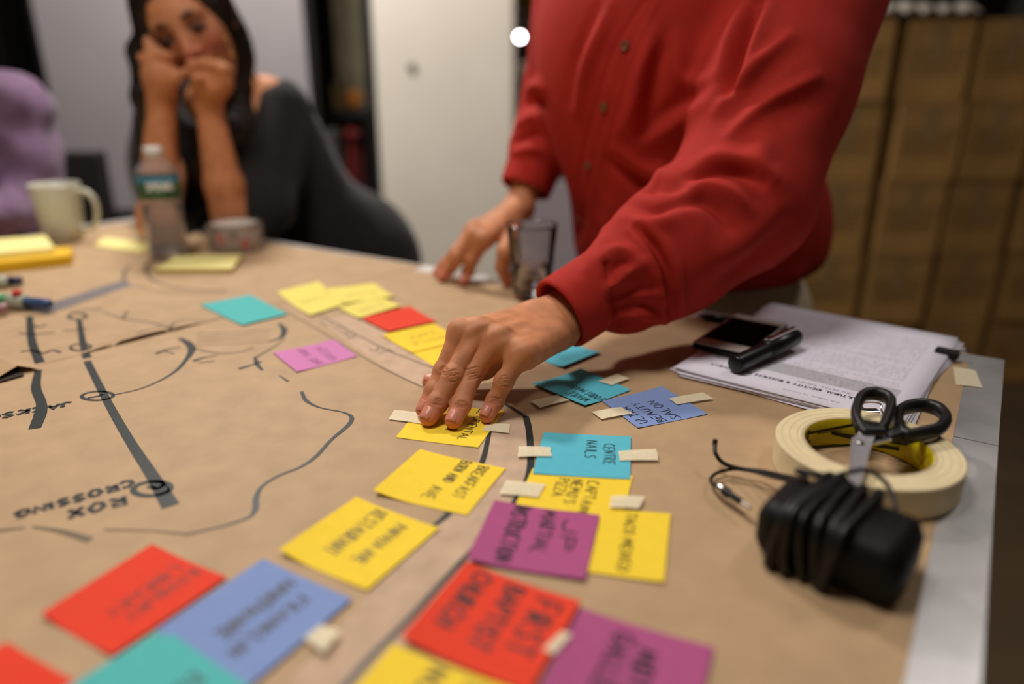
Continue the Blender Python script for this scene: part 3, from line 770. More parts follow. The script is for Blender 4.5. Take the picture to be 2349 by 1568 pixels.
note('pale', [(790, 702), (712, 727), (635, 674), (731, 648)], 'pale yellow sticky note nearest the teal note, left of the cluster', [('TOWN', .6, .2, .8, .12, W1)], lvl=0, curl=(.002, .002), ink=m_fy)
note('pale', [(905, 684), (792, 700), (742, 668), (858, 652)], 'pale yellow sticky note at the back of the cluster', [('BANK', .6, .2, .8, .12, W1)], lvl=1, curl=(.002, .002), ink=m_fy)
note('pale', [(922, 706), (826, 735), (778, 710), (876, 684)], 'pale yellow sticky note touching the red note in the cluster', [('SHOES', .6, .2, .8, .12, W1)], lvl=2, curl=(.002, .002), ink=m_fy)
note('red', [(1001, 742), (892, 765), (831, 736), (940, 707)], 'red-orange sticky note between the yellow notes beyond the hand', lvl=3, curl=(.0008, .002))
m_fy2 = mat('faint_ink_gold', (170, 146, 44), .7)
note('yellow', [(1066, 783), (945, 812), (878, 773), (995, 745)], 'bright yellow sticky note just left of the hand, beside the red one', [('DOYLE', .72, .2, .8, .14, W1), ('CAFE', .44, .2, .7, .14, W1)], lvl=1, curl=(.0008, .002), ink=m_fy2)
note('yellow', [(1130, 815), (1012, 852), (938, 806), (1055, 780)], 'bright yellow sticky note half covered by the index finger', [('PUB', .66, .2, .7, .15, W1)], lvl=0, curl=(.0006, .001), ink=m_fy2)

# ---- masking tape pieces
m_mask = mat('masking_tape', (240, 226, 190), .6, var=.03, vscale=300, alpha=.86, bump=.15, bscale=1500)
def tape(pix, label, lvl=3):
    c = [T(*p) for p in pix]; n = 6; P = []; F = []; rnd = random.Random(int(pix[0][0]))
    for i in range(n + 1):
        for j in range(n + 1):
            u, v = i / n, j / n
            if i in (0, n): u += rnd.uniform(-.012, .012)
            p = c[0] * (1 - u) * (1 - v) + c[1] * u * (1 - v) + c[2] * u * v + c[3] * (1 - u) * v
            P.append((p[0], p[1], zs(p[0], p[1]) + .0006 * lvl + .0006 + .0004 * math.sin(u * 3.1)))
    for i in range(n):
        for j in range(n): F.append((i * (n + 1) + j, i * (n + 1) + j + 1, (i + 1) * (n + 1) + j + 1, (i + 1) * (n + 1) + j))
    return mk('tape_piece', P, F, m_mask, smooth=True, label=label, cat='tape', group='masking tape pieces')
tape([(905, 943), (975, 952), (970, 976), (892, 965)], 'cream tape piece holding the note at the left fingertip', 1)
tape([(1115, 975), (1170, 976), (1168, 997), (1108, 991)], 'cream tape piece right of the note under the fingers', 1)
tape([(1218, 925), (1278, 912), (1306, 923), (1239, 941)], 'cream tape piece on the near left corner of the WHOLE FOODS note', 3)
tape([(1373, 881), (1415, 864), (1444, 874), (1404, 890)], 'cream tape piece on the far right side of the WHOLE FOODS note', 4)
tape([(1356, 949), (1424, 938), (1452, 953), (1379, 966)], 'cream tape piece on the left edge of the periwinkle ULTRA note', 2)
tape([(1534, 919), (1613, 905), (1636, 920), (1553, 933)], 'cream tape piece on the right edge of the periwinkle ULTRA note', 2.6)
tape([(1190, 1030), (1263, 1032), (1265, 1053), (1187, 1054)], 'cream tape piece left of the CENTRE NAILS note across the road line', 3)
tape([(1418, 1041), (1505, 1036), (1510, 1062), (1421, 1063)], 'cream tape piece right of the CENTRE NAILS note', 3)
tape([(1162, 1107), (1252, 1116), (1234, 1146), (1145, 1138)], 'cream tape piece left of the CAPTAIN NEMO note', 2)
tape([(1403, 1145), (1478, 1147), (1465, 1175), (1397, 1172)], 'cream tape piece on the right end of the CAPTAIN NEMO note', 4)
tape([(700, 1478), (740, 1446), (784, 1462), (744, 1512)], 'crumpled white tape bit on the periwinkle note at lower left', 6)
tape([(1245, 1505), (1290, 1462), (1312, 1470), (1270, 1515)], 'whitish tape bit between the red and purple notes at the bottom', 6)
tape([(2186, 843), (2237, 851), (2253, 891), (2192, 884)], 'pale tape piece on the metal table edge near the corner', 0)
tape([(2120, 1112), (2196, 1097), (2206, 1150), (2140, 1185)], 'pale tape piece on the metal table edge beside the tape roll', 0)

# ================================================================== THINGS ON THE TABLE
ZP = .0012
# ---- stack of printed sheets
m_sheet = mat('office_paper', (246, 241, 254), .7, spec=.3)
m_print = mat('printer_ink', (186, 182, 194), .8); m_print2 = mat('printer_ink_dark', (62, 60, 70), .8)
NL, FL, FR, NR = (np.array(p) for p in ((.175, .716), (.363, .955), (.536, .808), (.350, .578)))
t = thing('paper_stack', (*((NL + FR) / 2), 0), 'stack of white printed sheets under the phone', 'papers')
cc = (NL + FR) / 2; rnd = random.Random(11); pv = None
for k in range(7):
    a = math.radians([-4, 3, -2.2, 1.5, -1, .6, 0][k]); s = rnd.uniform(-.006, .006) * (k < 6)
    R2 = np.array([[math.cos(a), -math.sin(a)], [math.sin(a), math.cos(a)]])
    q = [cc + R2 @ (p - cc) + s for p in (NL, NR, FR, FL)]
    n = 10; P = []; F = []
    def sf(u, v, k=k, q=q):
        p = q[0] * (1 - u) * (1 - v) + q[1] * u * (1 - v) + q[2] * u * v + q[3] * (1 - u) * v
        return np.array([p[0], p[1], ZP + .0011 * k + .0009 + .004 * max(0, .12 - u) / .12 * max(0, .3 - v) * (k > 3) + .010 * max(0, v - .8) * (k % 2)])
    P = [sf(i / n, j / n) for i in range(n + 1) for j in range(n + 1)]
    F = [(i * (n + 1) + j, (i + 1) * (n + 1) + j, (i + 1) * (n + 1) + j + 1, i * (n + 1) + j + 1) for i in range(n) for j in range(n)]
    o = mk('sheet', P, F, m_sheet, t, smooth=True); md = o.modifiers.new('t', 'SOLIDIFY'); md.thickness = .0005; md.offset = -1
    top = o
def page_text(name, lines, m, parent):
    mb = MB()
    for txt, u0, u1, v, h, w in lines:          # reading runs from u0 down to u1 (the page lies upside down to the viewer)
        L, W = letters(txt, .01)
        for st in L:
            Q = [sf(u0 + (u1 - u0) * x / W, v - y * h) for x, y in st]
            ribbon(mb, [x[:2] for x in Q], w, zf=lambda x, y: 0, dz=0, sub=False); k0 = len(mb.V) - 2 * len(Q)
            for i, x in enumerate(Q):
                for e in (0, 1): a_, b_2, _ = mb.V[k0 + 2 * i + e]; mb.V[k0 + 2 * i + e] = (a_, b_2, x[2] + .0003)
    return mb.build(name, m, parent)
page_text('title_text', [('CULTURAL IDENTITY & BUSINESS DEVELOPMENT', .80, .12, .125, .017, .0011)], m_print2, top)
page_text('subtitle_text', [('NEW RETAIL SURVEY', .76, .52, .155, .012, .0006), ('CULTURAL PLANNING', .74, .50, .055, .009, .0005)], m_print, top)
lines = []; r3 = random.Random(4); v = .20
while v < .9:
    txt = ''.join(r3.choice('AEIORSTNLUDC      ') for _ in range(r3.randint(34, 60)))
    u1 = .10 + r3.choice((0, 0, 0, .1, .3)); lines.append((txt.strip() or 'A', .90, u1, v, .0070, .00032)); v += .0175 + (.02 if r3.random() < .15 else 0)
page_text('body_text', lines, m_print, top)
mb = MB(); P = [sf(u, v) + np.array([0, 0, .00015]) for u, v in ((.10, .185), (.92, .185), (.92, .285), (.10, .285))]; mb.add(P, [(0, 1, 2, 3)]).build('shaded_box', mat('print_tint', (206, 202, 210), .8), top)
# ---- binder clip on the near edge of the stack, black clip on the far corner
m_wire = mat('clip_wire', (210, 205, 200), .25, metal=1)
p0 = T(1998, 948, .012); A = frame((*SD, 0))
t = thing('binder_clip', (p0[0], p0[1], .003), 'silver wire binder clip seen through the scissor handle', 'clip')
MB().box((p0[0], p0[1] + .006, .010), (.010, .004, .003), bev=.001).build('clamp', m_wire, t)
MB().tube(spline([p0 + (-.011, -.004, -.002), p0 + (-.008, -.002, .004), p0 + (-.009, .003, .008), p0 + (0, .004, .0095), p0 + (.009, .003, .008), p0 + (.008, -.002, .004), p0 + (.011, -.004, -.002)], 6), .0009, 6).build('wire_handle', m_wire, t)
p0 = T(2172, 812, .008)
t = thing('black_clip', (p0[0], p0[1], .003), 'small black clip at the far right corner of the white sheets', 'clip')
MB().box((p0[0], p0[1], .009), (.012, .006, .005), ax=frame((.7, -.7, 0)), bev=.002).build('clamp', m_black, t)
MB().tube(spline([p0 + (.006, -.004, .004), p0 + (.014, -.012, .006), p0 + (.018, -.006, .006), p0 + (.008, .002, .004)], 6), .0009, 6).build('wire_handle', m_wire, t)

# ---- phone
ZS = ZP + .0011 * 7 + .001
pa, pb, pc_ = T(1582, 795, ZS), T(1690, 832, ZS), T(1800, 752, ZS)
d1 = nrm(T(1700, 815, ZS) - T(1582, 793, ZS)); 
ctr = T(1712, 778, ZS + .004); lx = nrm(np.array([.62, -.45, 0])); 
A = frame(nrm(T(1835, 765, ZS)[:3] - T(1690, 735, ZS)))       # short side direction
a1, a2, a3 = T(1584, 800, ZS), T(1676, 740, ZS), T(1812, 757, ZS)
long = a2 - a1; Llen = .136; ly = nrm(long); lxx = nrm(a3 - a2); lxx = nrm(lxx - ly * (lxx @ ly))
ctr = a1 + ly * Llen / 2 + lxx * .034
AX = np.array([lxx, ly, np.cross(lxx, ly)])
if AX[2][2] < 0: AX = np.array([-lxx, ly, np.cross(-lxx, ly)])
t = thing('smartphone', (ctr[0], ctr[1], ZS), 'black smartphone with a silver edge lying on the white sheets', 'phone')
def loc(x, y, z): return ctr + AX.T @ np.array([x, y, z])
MB().box(loc(0, 0, .0045), (.034, Llen / 2, .0042), ax=AX, bev=.004).build('body', mat('phone_black', (12, 12, 13), .25), t)
MB().box(loc(0, 0, .0086), (.0325, Llen / 2 - .0015, .0004), ax=AX).build('face_plate', mat('phone_silver', (214, 206, 198), .4, metal=.2), t)
MB().box(loc(0, .002, .0092), (.0305, Llen / 2 - .021, .0003), ax=AX).build('screen', mat('phone_glass', (4, 4, 5), .3, spec=.02), t)
MB().box(loc(0, -Llen / 2 + .0085, .0092), (.009, .0028, .0003), ax=AX, bev=.0002).build('home_button', mat('phone_button', (205, 200, 194), .4), t)
for sx in (-1, 1):
    MB().lathe(loc(sx * .0305, -Llen / 2 + .004, .0092), [(0, .0006), (.0014, .0004), (.0018, 0)], 12).build('screw', m_wire, t)
# ---- fat black marker with a steel clip lying against the phone
e0, e1 = T(1685, 836, ZS + .0098), T(1828, 770, ZS + .0145)
dv = nrm(e1 - e0); Lm = np.linalg.norm(e1 - e0)
t = thing('black_marker', (*((e0 + e1) / 2)[:2], ZS), 'thick black marker pen with a steel clip leaning on the phone', 'marker')
A = np.array([np.cross(dv, nrm(np.cross((0, 0, 1), dv))), nrm(np.cross((0, 0, 1), dv)), dv])
m_mk = mat('marker_black', (15, 15, 16), .32)
MB().lathe(e0, [(0, 0), (.0078, 0), (.0092, .0012), (.0095, .004), (.0095, Lm * .46)], 24, ax=A).build('barrel', m_mk, t, smooth=True)
MB().lathe(e0, [(.0095, Lm * .462), (.0104, Lm * .465), (.0100, Lm - .006), (.008, Lm - .001), (0, Lm)], 24, ax=A).build('cap', m_mk, t, smooth=True)
up = nrm(np.array([0, 0, 1]) - dv * dv[2]); sd = np.cross(up, dv)
MB().box(e0 + dv * Lm * .72 + up * .0122, (.0028, Lm * .23, .0006), ax=np.array([sd, dv, up])).build('clip', mat('steel_clip', (214, 210, 204), .2, metal=1), t)
MB().lathe(e0 + dv * Lm, [(0, .0012), (.003, .0008), (.0042, -.0012)], 16, ax=A).build('cap_stud', m_wire, t, smooth=True)
# ---- black pen at the far edge behind the phone
e0, e1 = T(1608, 724, .006), T(1695, 738, .006)
b = MB(); dv = nrm(e1 - e0)
t = thing('black_pen', (*e0[:2], 0), 'black pen lying at the far table edge behind the phone', 'pen')
A = np.array([np.cross(dv, nrm(np.cross((0, 0, 1), dv))), nrm(np.cross((0, 0, 1), dv)), dv]); L_p = np.linalg.norm(e1 - e0)
MB().lathe(e0, [(0, -.006), (.0018, -.002), (.0048, .006), (.0050, L_p * .6), (0, L_p * .6)], 16, ax=A).build('barrel', m_mk, t, smooth=True)
MB().lathe(e0, [(0, L_p * .6), (.0054, L_p * .6), (.0054, L_p), (.003, L_p + .004), (0, L_p + .004)], 16, ax=A).build('cap', m_mk, t, smooth=True)

# ---- roll of masking tape
RO, RI, HT = .0690, .0465, .0250
tc_ = T(1989, 1022, HT); tc_ = np.array([tc_[0], tc_[1], 0])
m_roll = mat('tape_roll_side', (232, 214, 170), .55, var=.03, vscale=60)
t = thing('masking_tape_roll', (tc_[0], tc_[1], ZP), 'thick cream masking tape roll with a yellow printed core', 'tape roll')
MB().lathe((tc_[0], tc_[1], ZP), [(RI + .003, 0), (RO - .001, 0), (RO, .001), (RO, HT - .001), (RO - .001, HT), (RI + .003, HT)], 96, closed=True).build('tape_coil', m_roll, t, smooth=False)
m_core = mat('core_yellow', (222, 200, 24), .5)
MB().lathe((tc_[0], tc_[1], ZP), [(RI + .003, .0002), (RI + .003, HT - .0002), (RI + .0006, HT - .0002), (RI, HT - .0008), (RI, .0008), (RI + .0006, .0002)], 96, closed=True).build('core', m_core, t, smooth=True)
for k in range(3):
    MB().lathe((tc_[0], tc_[1], ZP + HT + .00005), [(RI + .0055 + k * .006, 0), (RI + .0058 + k * .006, .0001), (RI + .0061 + k * .006, 0)], 96).build('wind_line', mat('roll_line', (206, 184, 130), .6), t)
MB().lathe((tc_[0], tc_[1], ZP), [(RI + .0030, HT + .0001), (RI + .0005, HT + .0001)], 96).build('core_rim', mat('core_rim_card', (196, 176, 140), .7), t)
m_red = mat('print_maroon', (92, 26, 20), .6); m_blk = mat('print_black', (26, 22, 12), .6); m_yl = mat('print_pale', (236, 220, 120), .6)
def on_core(a0, a1, z0, z1, m, name, r=RI - .0002, parent=t):
    P = []; F = []; n = max(2, int(abs(a1 - a0) / 2))
    for i in range(n + 1):
        a = math.radians(a0 + (a1 - a0) * i / n)
        for z in (z0, z1): P.append((tc_[0] + r * math.cos(a), tc_[1] + r * math.sin(a), ZP + z))
    for i in range(n): F.append((2 * i, 2 * i + 1, 2 * i + 3, 2 * i + 2))
    return mk(name, P, F, m, parent)
def core_text(s, a0, a1, z0, h, w, m, name):
    L, W = letters(s, .0); mb = MB()
    for st in L:
        V = []
        for x, y in st: V.append((math.radians(a0 + (a1 - a0) * x / W), z0 + y * h))
        for (a_, z_), (b2, y_) in zip(V[:-1], V[1:]):
            P = []; r = RI - .0005; da, dz = (b2 - a_) * RI, y_ - z_; ln = math.hypot(da, dz) + 1e-9; nx, nz = -dz / ln * w / 2, da / ln * w / 2
            for aa, zz in ((a_, z_), (b2, y_)):
                for s_ in (-1, 1): P.append((tc_[0] + r * math.cos(aa + s_ * nx / RI), tc_[1] + r * math.sin(aa + s_ * nx / RI), ZP + zz + s_ * nz))
            mb.add(P, [(0, 1, 3, 2)])
    return mb.build(name, m, t)
for k in range(3): on_core(158 - k * 9, 151 - k * 9, .012, .0165, m_red, 'print_block'); 
for k in range(3): on_core(158 - k * 9, 151 - k * 9, .0175, .0215, m_red, 'print_block')
on_core(164, 128, .003, .0105, m_blk, 'print_panel')
core_text('SCOTCH', 160, 131, .0095, -.0055, .0012, m_yl, 'brand_lettering')
core_text('A3', 350, 22, .021, -.017, .0028, m_blk, 'number_lettering')
core_text('-', 118, 88, .024, -.02, .0008, m_blk, 'print_line')

# ---- scissors resting on the roll
t = thing('scissors', (tc_[0], tc_[1], ZP + HT), 'steel scissors with black handles resting on the masking tape roll', 'scissors')
m_bl = mat('scissor_steel', (222, 220, 224), .28, metal=.75); m_hd = mat('scissor_black', (24, 23, 22), .42, bump=.1, bscale=300)
def plate(pts, th, name, m, up_=(0, 0, 1)):
    P = [np.array(p, float) for p in pts]; n = len(P); u = np.array(up_) * th
    V = [p for p in P] + [p + u for p in P]
    F = [tuple(range(n - 1, -1, -1)), tuple(range(n, 2 * n))] + [(i, (i + 1) % n, n + (i + 1) % n, n + i) for i in range(n)]
    return mk(name, V, F, m, t)
zA, zB = .0345, .0305
def S(px, py, z): return T(px, py, z)
# blade A (front): from handle A through the pivot towards the viewer
plate([S(1992, 983, .0385), S(2013, 984, .0385), S(1996, 1033, .0352), S(1984, 1078, .0325), S(1971, 1118, .030), S(1942, 1113, .030), S(1948, 1075, .0325), S(1952, 1010, .036), S(1967, 999, .037), S(1972, 983, .0385)], .0016, 'blade', m_bl)
plate([S(2046, 1004, .034), S(2018, 1008, .0335), S(1975, 1016, .0335), S(1952, 1040, .032), S(1946, 1085, .030), S(1952, 1112, .0285), S(1963, 1112, .0285), S(1972, 1060, .031), S(2000, 1023, .0335), S(2045, 1012, .034)], .0014, 'blade', m_bl)
c = S(1973, 1015, .0377); MB().lathe(c, [(0, .0016), (.0022, .0012), (.003, 0)], 16).build('pivot_screw', mat('screw_steel', (150, 148, 148), .3, metal=1), t, smooth=True)
def loop(pix, z, r, name, flat=1.4):
    pts = np.array([S(px, py, zz) for (px, py), zz in zip(pix, z)]); pts = np.vstack([pts, pts[:1]])
    P = spline(pts, 6)[:-1]; n = len(P); seg = 10; V = []; F = []
    cen = P.mean(0)
    for i in range(n):
        tn = nrm(P[(i + 1) % n] - P[i - 1]); sd = nrm(np.cross(tn, (0, 0, 1))); upv = np.cross(sd, tn)
        rr = r[i * len(r) // n] if not np.isscalar(r) else r
        for j in range(seg):
            a = 2 * math.pi * j / seg; V.append(P[i] + sd * math.cos(a) * rr + upv * math.sin(a) * rr * flat)
    for i in range(n):
        for j in range(seg):
            k, i2 = (j + 1) % seg, (i + 1) % n; F.append((i * seg + j, i2 * seg + j, i2 * seg + k, i * seg + k))
    return V, F
V1, F1 = loop([(1975, 985), (1963, 950), (1975, 912), (2000, 902), (2030, 908), (2044, 922), (2038, 950), (2022, 985), (2000, 992)], [.039, .042, .046, .047, .047, .046, .043, .039, .038], .0041, 'h', 1.5)
b = MB().add(V1, F1)
b.box(S(1997, 984, .0400), (.0100, .0085, .0042), ax=frame(S(2020, 984, .04) - S(1975, 984, .04)), bev=.003)
b.build('handle', m_hd, t, smooth=True)
V1, F1 = loop([(2062, 985), (2060, 950), (2080, 934), (2120, 929), (2155, 940), (2170, 962), (2150, 985), (2110, 995), (2080, 1000)], [.034, .034, .034, .034, .034, .034, .034, .034, .034], .0044, 'h', 1.5)
b = MB().add(V1, F1)
d_ = S(2095, 985, .034) - S(2030, 1006, .034)
b.box((S(2085, 990, .034) + S(2028, 1000, .034)) / 2, (.0135, .0062, .0045), ax=frame(d_), bev=.003)
b.tube(spline([S(2040, 1002, .034), S(2065, 985, .0345), S(2058, 955, .035), S(2046, 940, .036)], 6), [.0055 - .00016 * i for i in range(19)], 10)
b.build('handle', m_hd, t, smooth=True)

# ---- black charger wrapped in its cord
m_ch2 = mat('charger_black', (8, 8, 8), .55, spec=.3, bump=.1, bscale=200); m_cb = mat('cable_black', (12, 12, 12), .45)
cA, cB, cC = T(1722, 1150, .02), T(1905, 1345, .02), T(2075, 1235, .02)
ctr = T(1905, 1225, .021); ctr[2] = 0
ax1 = nrm(T(2075, 1250, .03) - T(1740, 1125, .03)); A = frame(ax1)
t = thing('charger', (ctr[0], ctr[1], ZP), 'black power adapter wound in its own cord at the right', 'charger')
def CL(x, y, z): return np.array([ctr[0], ctr[1], ZP]) + A.T @ np.array([x, y, z])
MB().box(CL(.004, 0, .021), (.045, .030, .0205), ax=A, bev=.012).build('body', m_ch2, t, smooth=True)
cab = MB(); 
for k, x in enumerate((-.020, -.0145, -.009, -.0035, .002, .0075, .013)):
    r_ = random.Random(k); e = .0035 + r_.uniform(0, .003)
    pts = []
    for a in np.linspace(0, 2 * math.pi, 33):
        yy, zz = math.cos(a), math.sin(a)
        s_ = (abs(yy) ** 5 + abs(zz) ** 5) ** (-.2)
        pts.append(CL(x + .0045 * math.sin(a + k) + .003 * yy, (.030 + e) * yy * s_, max(.0035, .021 + (.0205 + e) * zz * s_)))
    o = MB().tube(pts, .0030, 8, caps=False).build('cord_turn', m_cb, t, smooth=True)
def wire(pix, r=.0016, name='cord'):
    pts = [S(px, py, z) for px, py, z in pix]
    return MB().tube(spline(pts, 8), r, 8).build(name, m_cb, t, smooth=True)
wire([(1640, 1018, .022), (1642, 1040, .018), (1660, 1062, .012), (1700, 1075, .010), (1745, 1080, .012), (1800, 1092, .022), (1850, 1100, .038)], .0018)
wire([(1850, 1110, .030), (1780, 1096, .020), (1735, 1083, .014), (1690, 1075, .008), (1650, 1082, .006), (1632, 1095, .006), (1633, 1108, .008), (1650, 1120, .010)], .0014)
wire([(1900, 1095, .045), (1945, 1083, .050), (1990, 1078, .050), (2030, 1105, .045), (2052, 1150, .038), (2055, 1195, .034)], .0017)
wire([(1850, 1090, .045), (1830, 1080, .048), (1870, 1088, .050), (1905, 1095, .048), (1940, 1112, .046)], .0022)
b = MB(); e0, e1 = S(1642, 1112, .010), S(1702, 1152, .012)
dv = nrm(e1 - e0); Aw = np.array([np.cross(dv, nrm(np.cross((0, 0, 1), dv))), nrm(np.cross((0, 0, 1), dv)), dv]); Lc = np.linalg.norm(e1 - e0)
MB().lathe(e0, [(0, 0), (.0022, 0), (.0034, .003), (.0036, Lc * .5), (.0026, Lc * .55), (.0026, Lc * .95), (0, Lc)], 14, ax=Aw).build('plug', m_cb, t, smooth=True)
MB().lathe(e0 + dv * Lc * .15, [(.0037, 0), (.0039, .001), (.0039, .005), (.0037, .006)], 14, ax=Aw).build('plug_ring', m_wire, t, smooth=True)
MB().tube([e1 - dv * .001, e1 + dv * .009], .0014, 8).build('plug_tip', m_wire, t)
mb = MB()
c = S(1640, 1016, .0225); MB().lathe(c, [(0, -.003), (.0022, -.002), (.0022, .003), (0, .004)], 10).build('cord_end', m_cb, t, smooth=True)

# ---- drinking glass with a little water
m_glass = mat('clear_glass', (255, 255, 255), .02, trans=1.0, ior=1.38)
m_water = mat('water', (250, 252, 255), .02, trans=1.0, ior=1.12, spec=1.0, bump=.3, bscale=60)
gp = T(1219, 684); gp[2] = 0
t = thing('drinking_glass', (gp[0], gp[1], .0005), 'clear drinking glass of water standing beside the red cuff', 'glass')
MB().lathe((gp[0], gp[1], .0006), [(0, 0), (.024, 0), (.026, .002), (.0365, .108), (.0362, .1092), (.0352, .1085), (.0338, .106), (.0248, .010), (.022, .008), (0, .008)], 48).build('tumbler', m_glass, t, smooth=True)
MB().lathe((gp[0], gp[1], .0006), [(0, .0082), (.0220, .0084), (.0247, .0105), (.0281, .043), (.0277, .0426), (0, .0424)], 48).build('water', m_water, t, smooth=True)

# ---- water bottle
bp = T(391, 592); bp[2] = 0
t = thing('water_bottle', (bp[0], bp[1], .001), 'clear plastic water bottle with a green label and white cap', 'bottle')
m_pet = mat('clear_plastic', (250, 252, 252), .08, trans=.91, ior=1.08, spec=1.0, bump=.2, bscale=80)
rb = .0345
prof = [(0, .004), (.012, .004), (.020, .0), (.029, .001), (rb, .008)]
for k in range(7): prof += [(rb, .012 + k * .013), (rb - .0022, .0175 + k * .013)]
prof += [(rb, .104), (rb, .150), (rb - .001, .156), (rb - .006, .162), (.020, .170), (.0135, .176), (.0125, .180), (.0125, .188)]
inn = [(r - .0009 if r > .002 else 0, z + (.0009 if z < .02 else 0)) for r, z in prof][::-1]
MB().lathe((bp[0], bp[1], .0012), prof + inn, 48).build('bottle_body', m_pet, t, smooth=True)
MB().lathe((bp[0], bp[1], .0012), [(rb + .0003, .108), (rb + .0006, .109), (rb + .0006, .146), (rb + .0003, .147)], 48).build('label', [mat('label_green', (52, 92, 60), .4, var=.25, vscale=40)], t, smooth=True)
MB().lathe((bp[0], bp[1], .0012), [(rb + .0007, .137), (rb + .0008, .138), (rb + .0008, .1455), (rb + .0007, .146)], 48).build('label_band', mat('label_blue', (62, 140, 178), .4), t, smooth=True)
def on_bottle(s, a0, a1, z0, h, w, m):
    L, W = letters(s, .02); mb = MB(); r = rb + .0011
    for st in L:
        for (x0, y0), (x1, y1) in zip(st[:-1], st[1:]):
            P = []; a_, b2 = math.radians(a0 + (a1 - a0) * x0 / W), math.radians(a0 + (a1 - a0) * x1 / W); z_, y_ = z0 + y0 * h, z0 + y1 * h
            da, dz = (b2 - a_) * r, y_ - z_; ln = math.hypot(da, dz) + 1e-9; nx, nz = -dz / ln * w / 2, da / ln * w / 2
            for aa, zz in ((a_, z_), (b2, y_)):
                for s_ in (-1, 1): P.append((bp[0] + r * math.cos(aa + s_ * nx / r), bp[1] + r * math.sin(aa + s_ * nx / r), .0012 + zz + s_ * nz))
            mb.add(P, [(0, 1, 3, 2)])
    return mb.build('label_lettering', m, t)
on_bottle('SPRING', 262, 334, .124, .013, .004, mat('label_white', (214, 222, 214), .5))
MB().lathe((bp[0], bp[1], .0012), [(0, .006), (.026, .006), (.031, .012), (.031, .095), (0, .095)], 40).build('water', m_water, t, smooth=True)
MB().lathe((bp[0], bp[1], .0012), [(.0140, .178), (.0150, .179), (.0150, .193), (.014, .1945), (0, .1945)], 30).build('cap', mat('cap_white', (232, 228, 222), .4), t, smooth=True)

# ---- mug
mp = T(150, 552); mp[2] = 0
t = thing('mug', (mp[0], mp[1], .001), 'pale ceramic mug in front of the lilac sweater', 'mug')
m_mug = mat('mug_ceramic', (206, 204, 184), .25)
MB().lathe((mp[0], mp[1], .0012), [(0, 0), (.032, 0), (.035, .003), (.0385, .03), (.0455, .110), (.0448, .112), (.0425, .111), (.036, .032), (.033, .008), (0, .007)], 48).build('cup', m_mug, t, smooth=True)
pts = [(mp[0] + .039, mp[1] - .004, .096), (mp[0] + .062, mp[1] - .008, .100), (mp[0] + .080, mp[1] - .011, .084), (mp[0] + .082, mp[1] - .012, .056), (mp[0] + .068, mp[1] - .010, .030), (mp[0] + .036, mp[1] - .004, .028)]
MB().tube(spline(pts, 8), .0052, 12).build('handle', m_mug, t, smooth=True)

# ---- roll of clear packing tape
rp = T(545, 572); rp[2] = 0
t = thing('packing_tape_roll', (rp[0], rp[1], .001), 'roll of clear packing tape with red print on its core', 'tape roll')
MB().lathe((rp[0], rp[1], .0012), [(.040, 0), (.049, .0), (.0495, .001), (.0495, .049), (.049, .050), (.040, .050)], 48, closed=True).build('tape_coil', mat('clear_tape', (236, 226, 216), .12, trans=.82, ior=1.2), t, smooth=True)
MB().lathe((rp[0], rp[1], .0012), [(.0375, .0), (.0398, .0), (.0398, .050), (.0375, .050)], 48, closed=True).build('core', mat('core_white', (214, 200, 186), .7), t, smooth=True)
for a0, a1, z0, z1, cx_ in ((236, 262, .020, .036, (214, 74, 50)), (300, 322, .008, .026, (206, 72, 56)), (276, 296, .026, .044, (120, 100, 80)), (205, 225, .01, .03, (120, 100, 80))):
    P = []; F = []
    for i in range(9):
        a = math.radians(a0 + (a1 - a0) * i / 8)
        for z in (z0, z1): P.append((rp[0] + .0402 * math.cos(a), rp[1] + .0402 * math.sin(a), z))
    for i in range(8): F.append((2 * i, 2 * i + 2, 2 * i + 3, 2 * i + 1))
    mk('print_patch', P, F, mat('patch_%d' % a0, cx_, .6), t)

# ---- pads of notes at the back left
def pad(quad, h, m, label, z=.001, cat='note pad', edge=None, cover=None):
    c = [T(*p, z + h) for p in quad]
    t = thing('note_pad', (*np.mean(c, 0)[:2], z), label, cat)
    P = [np.array([p[0], p[1], z]) for p in c] + [np.array([p[0], p[1], z + h]) for p in c]
    mk('sheets', P, [(3, 2, 1, 0), (4, 5, 6, 7), (0, 1, 5, 4), (1, 2, 6, 5), (2, 3, 7, 6), (3, 0, 4, 7)], edge or m, t)
    top_ = [p * 1.0 for p in P[4:]]; q = [p + (0, 0, .0004) for p in top_]
    mk('top_sheet', top_ + q, [(3, 2, 1, 0), (4, 5, 6, 7), (0, 1, 5, 4), (1, 2, 6, 5), (2, 3, 7, 6), (3, 0, 4, 7)], cover or m, t)
    return t
m_pad = mat('pad_pale_yellow', (244, 232, 150), .7); m_pade = mat('pad_edge', (206, 180, 98), .75, stretch=(1, 1, 200), var=.06, vscale=8)
m_yp = mat('pad_gold', (226, 180, 20), .6, stretch=(1, 1, 150), var=.08, vscale=8)
pad([(355, 617), (532, 616), (556, 583), (402, 588)], .008, m_pad, 'thick pale yellow note pad in front of the water bottle', z=.001, edge=m_pade)
pad([(215, 562), (322, 578), (352, 560), (240, 543)], .003, m_pad, 'thin pale yellow note pad left of the water bottle', z=.001)
pad([(-60, 610), (162, 586), (166, 566), (-60, 575)], .016, m_yp, 'golden yellow writing pad at the left edge', z=.0014, edge=m_yp)
pad([(-60, 586), (125, 569), (104, 540), (-60, 552)], .009, m_pad, 'pale yellow note pad on top of the golden pad', z=.0176, edge=m_pad)

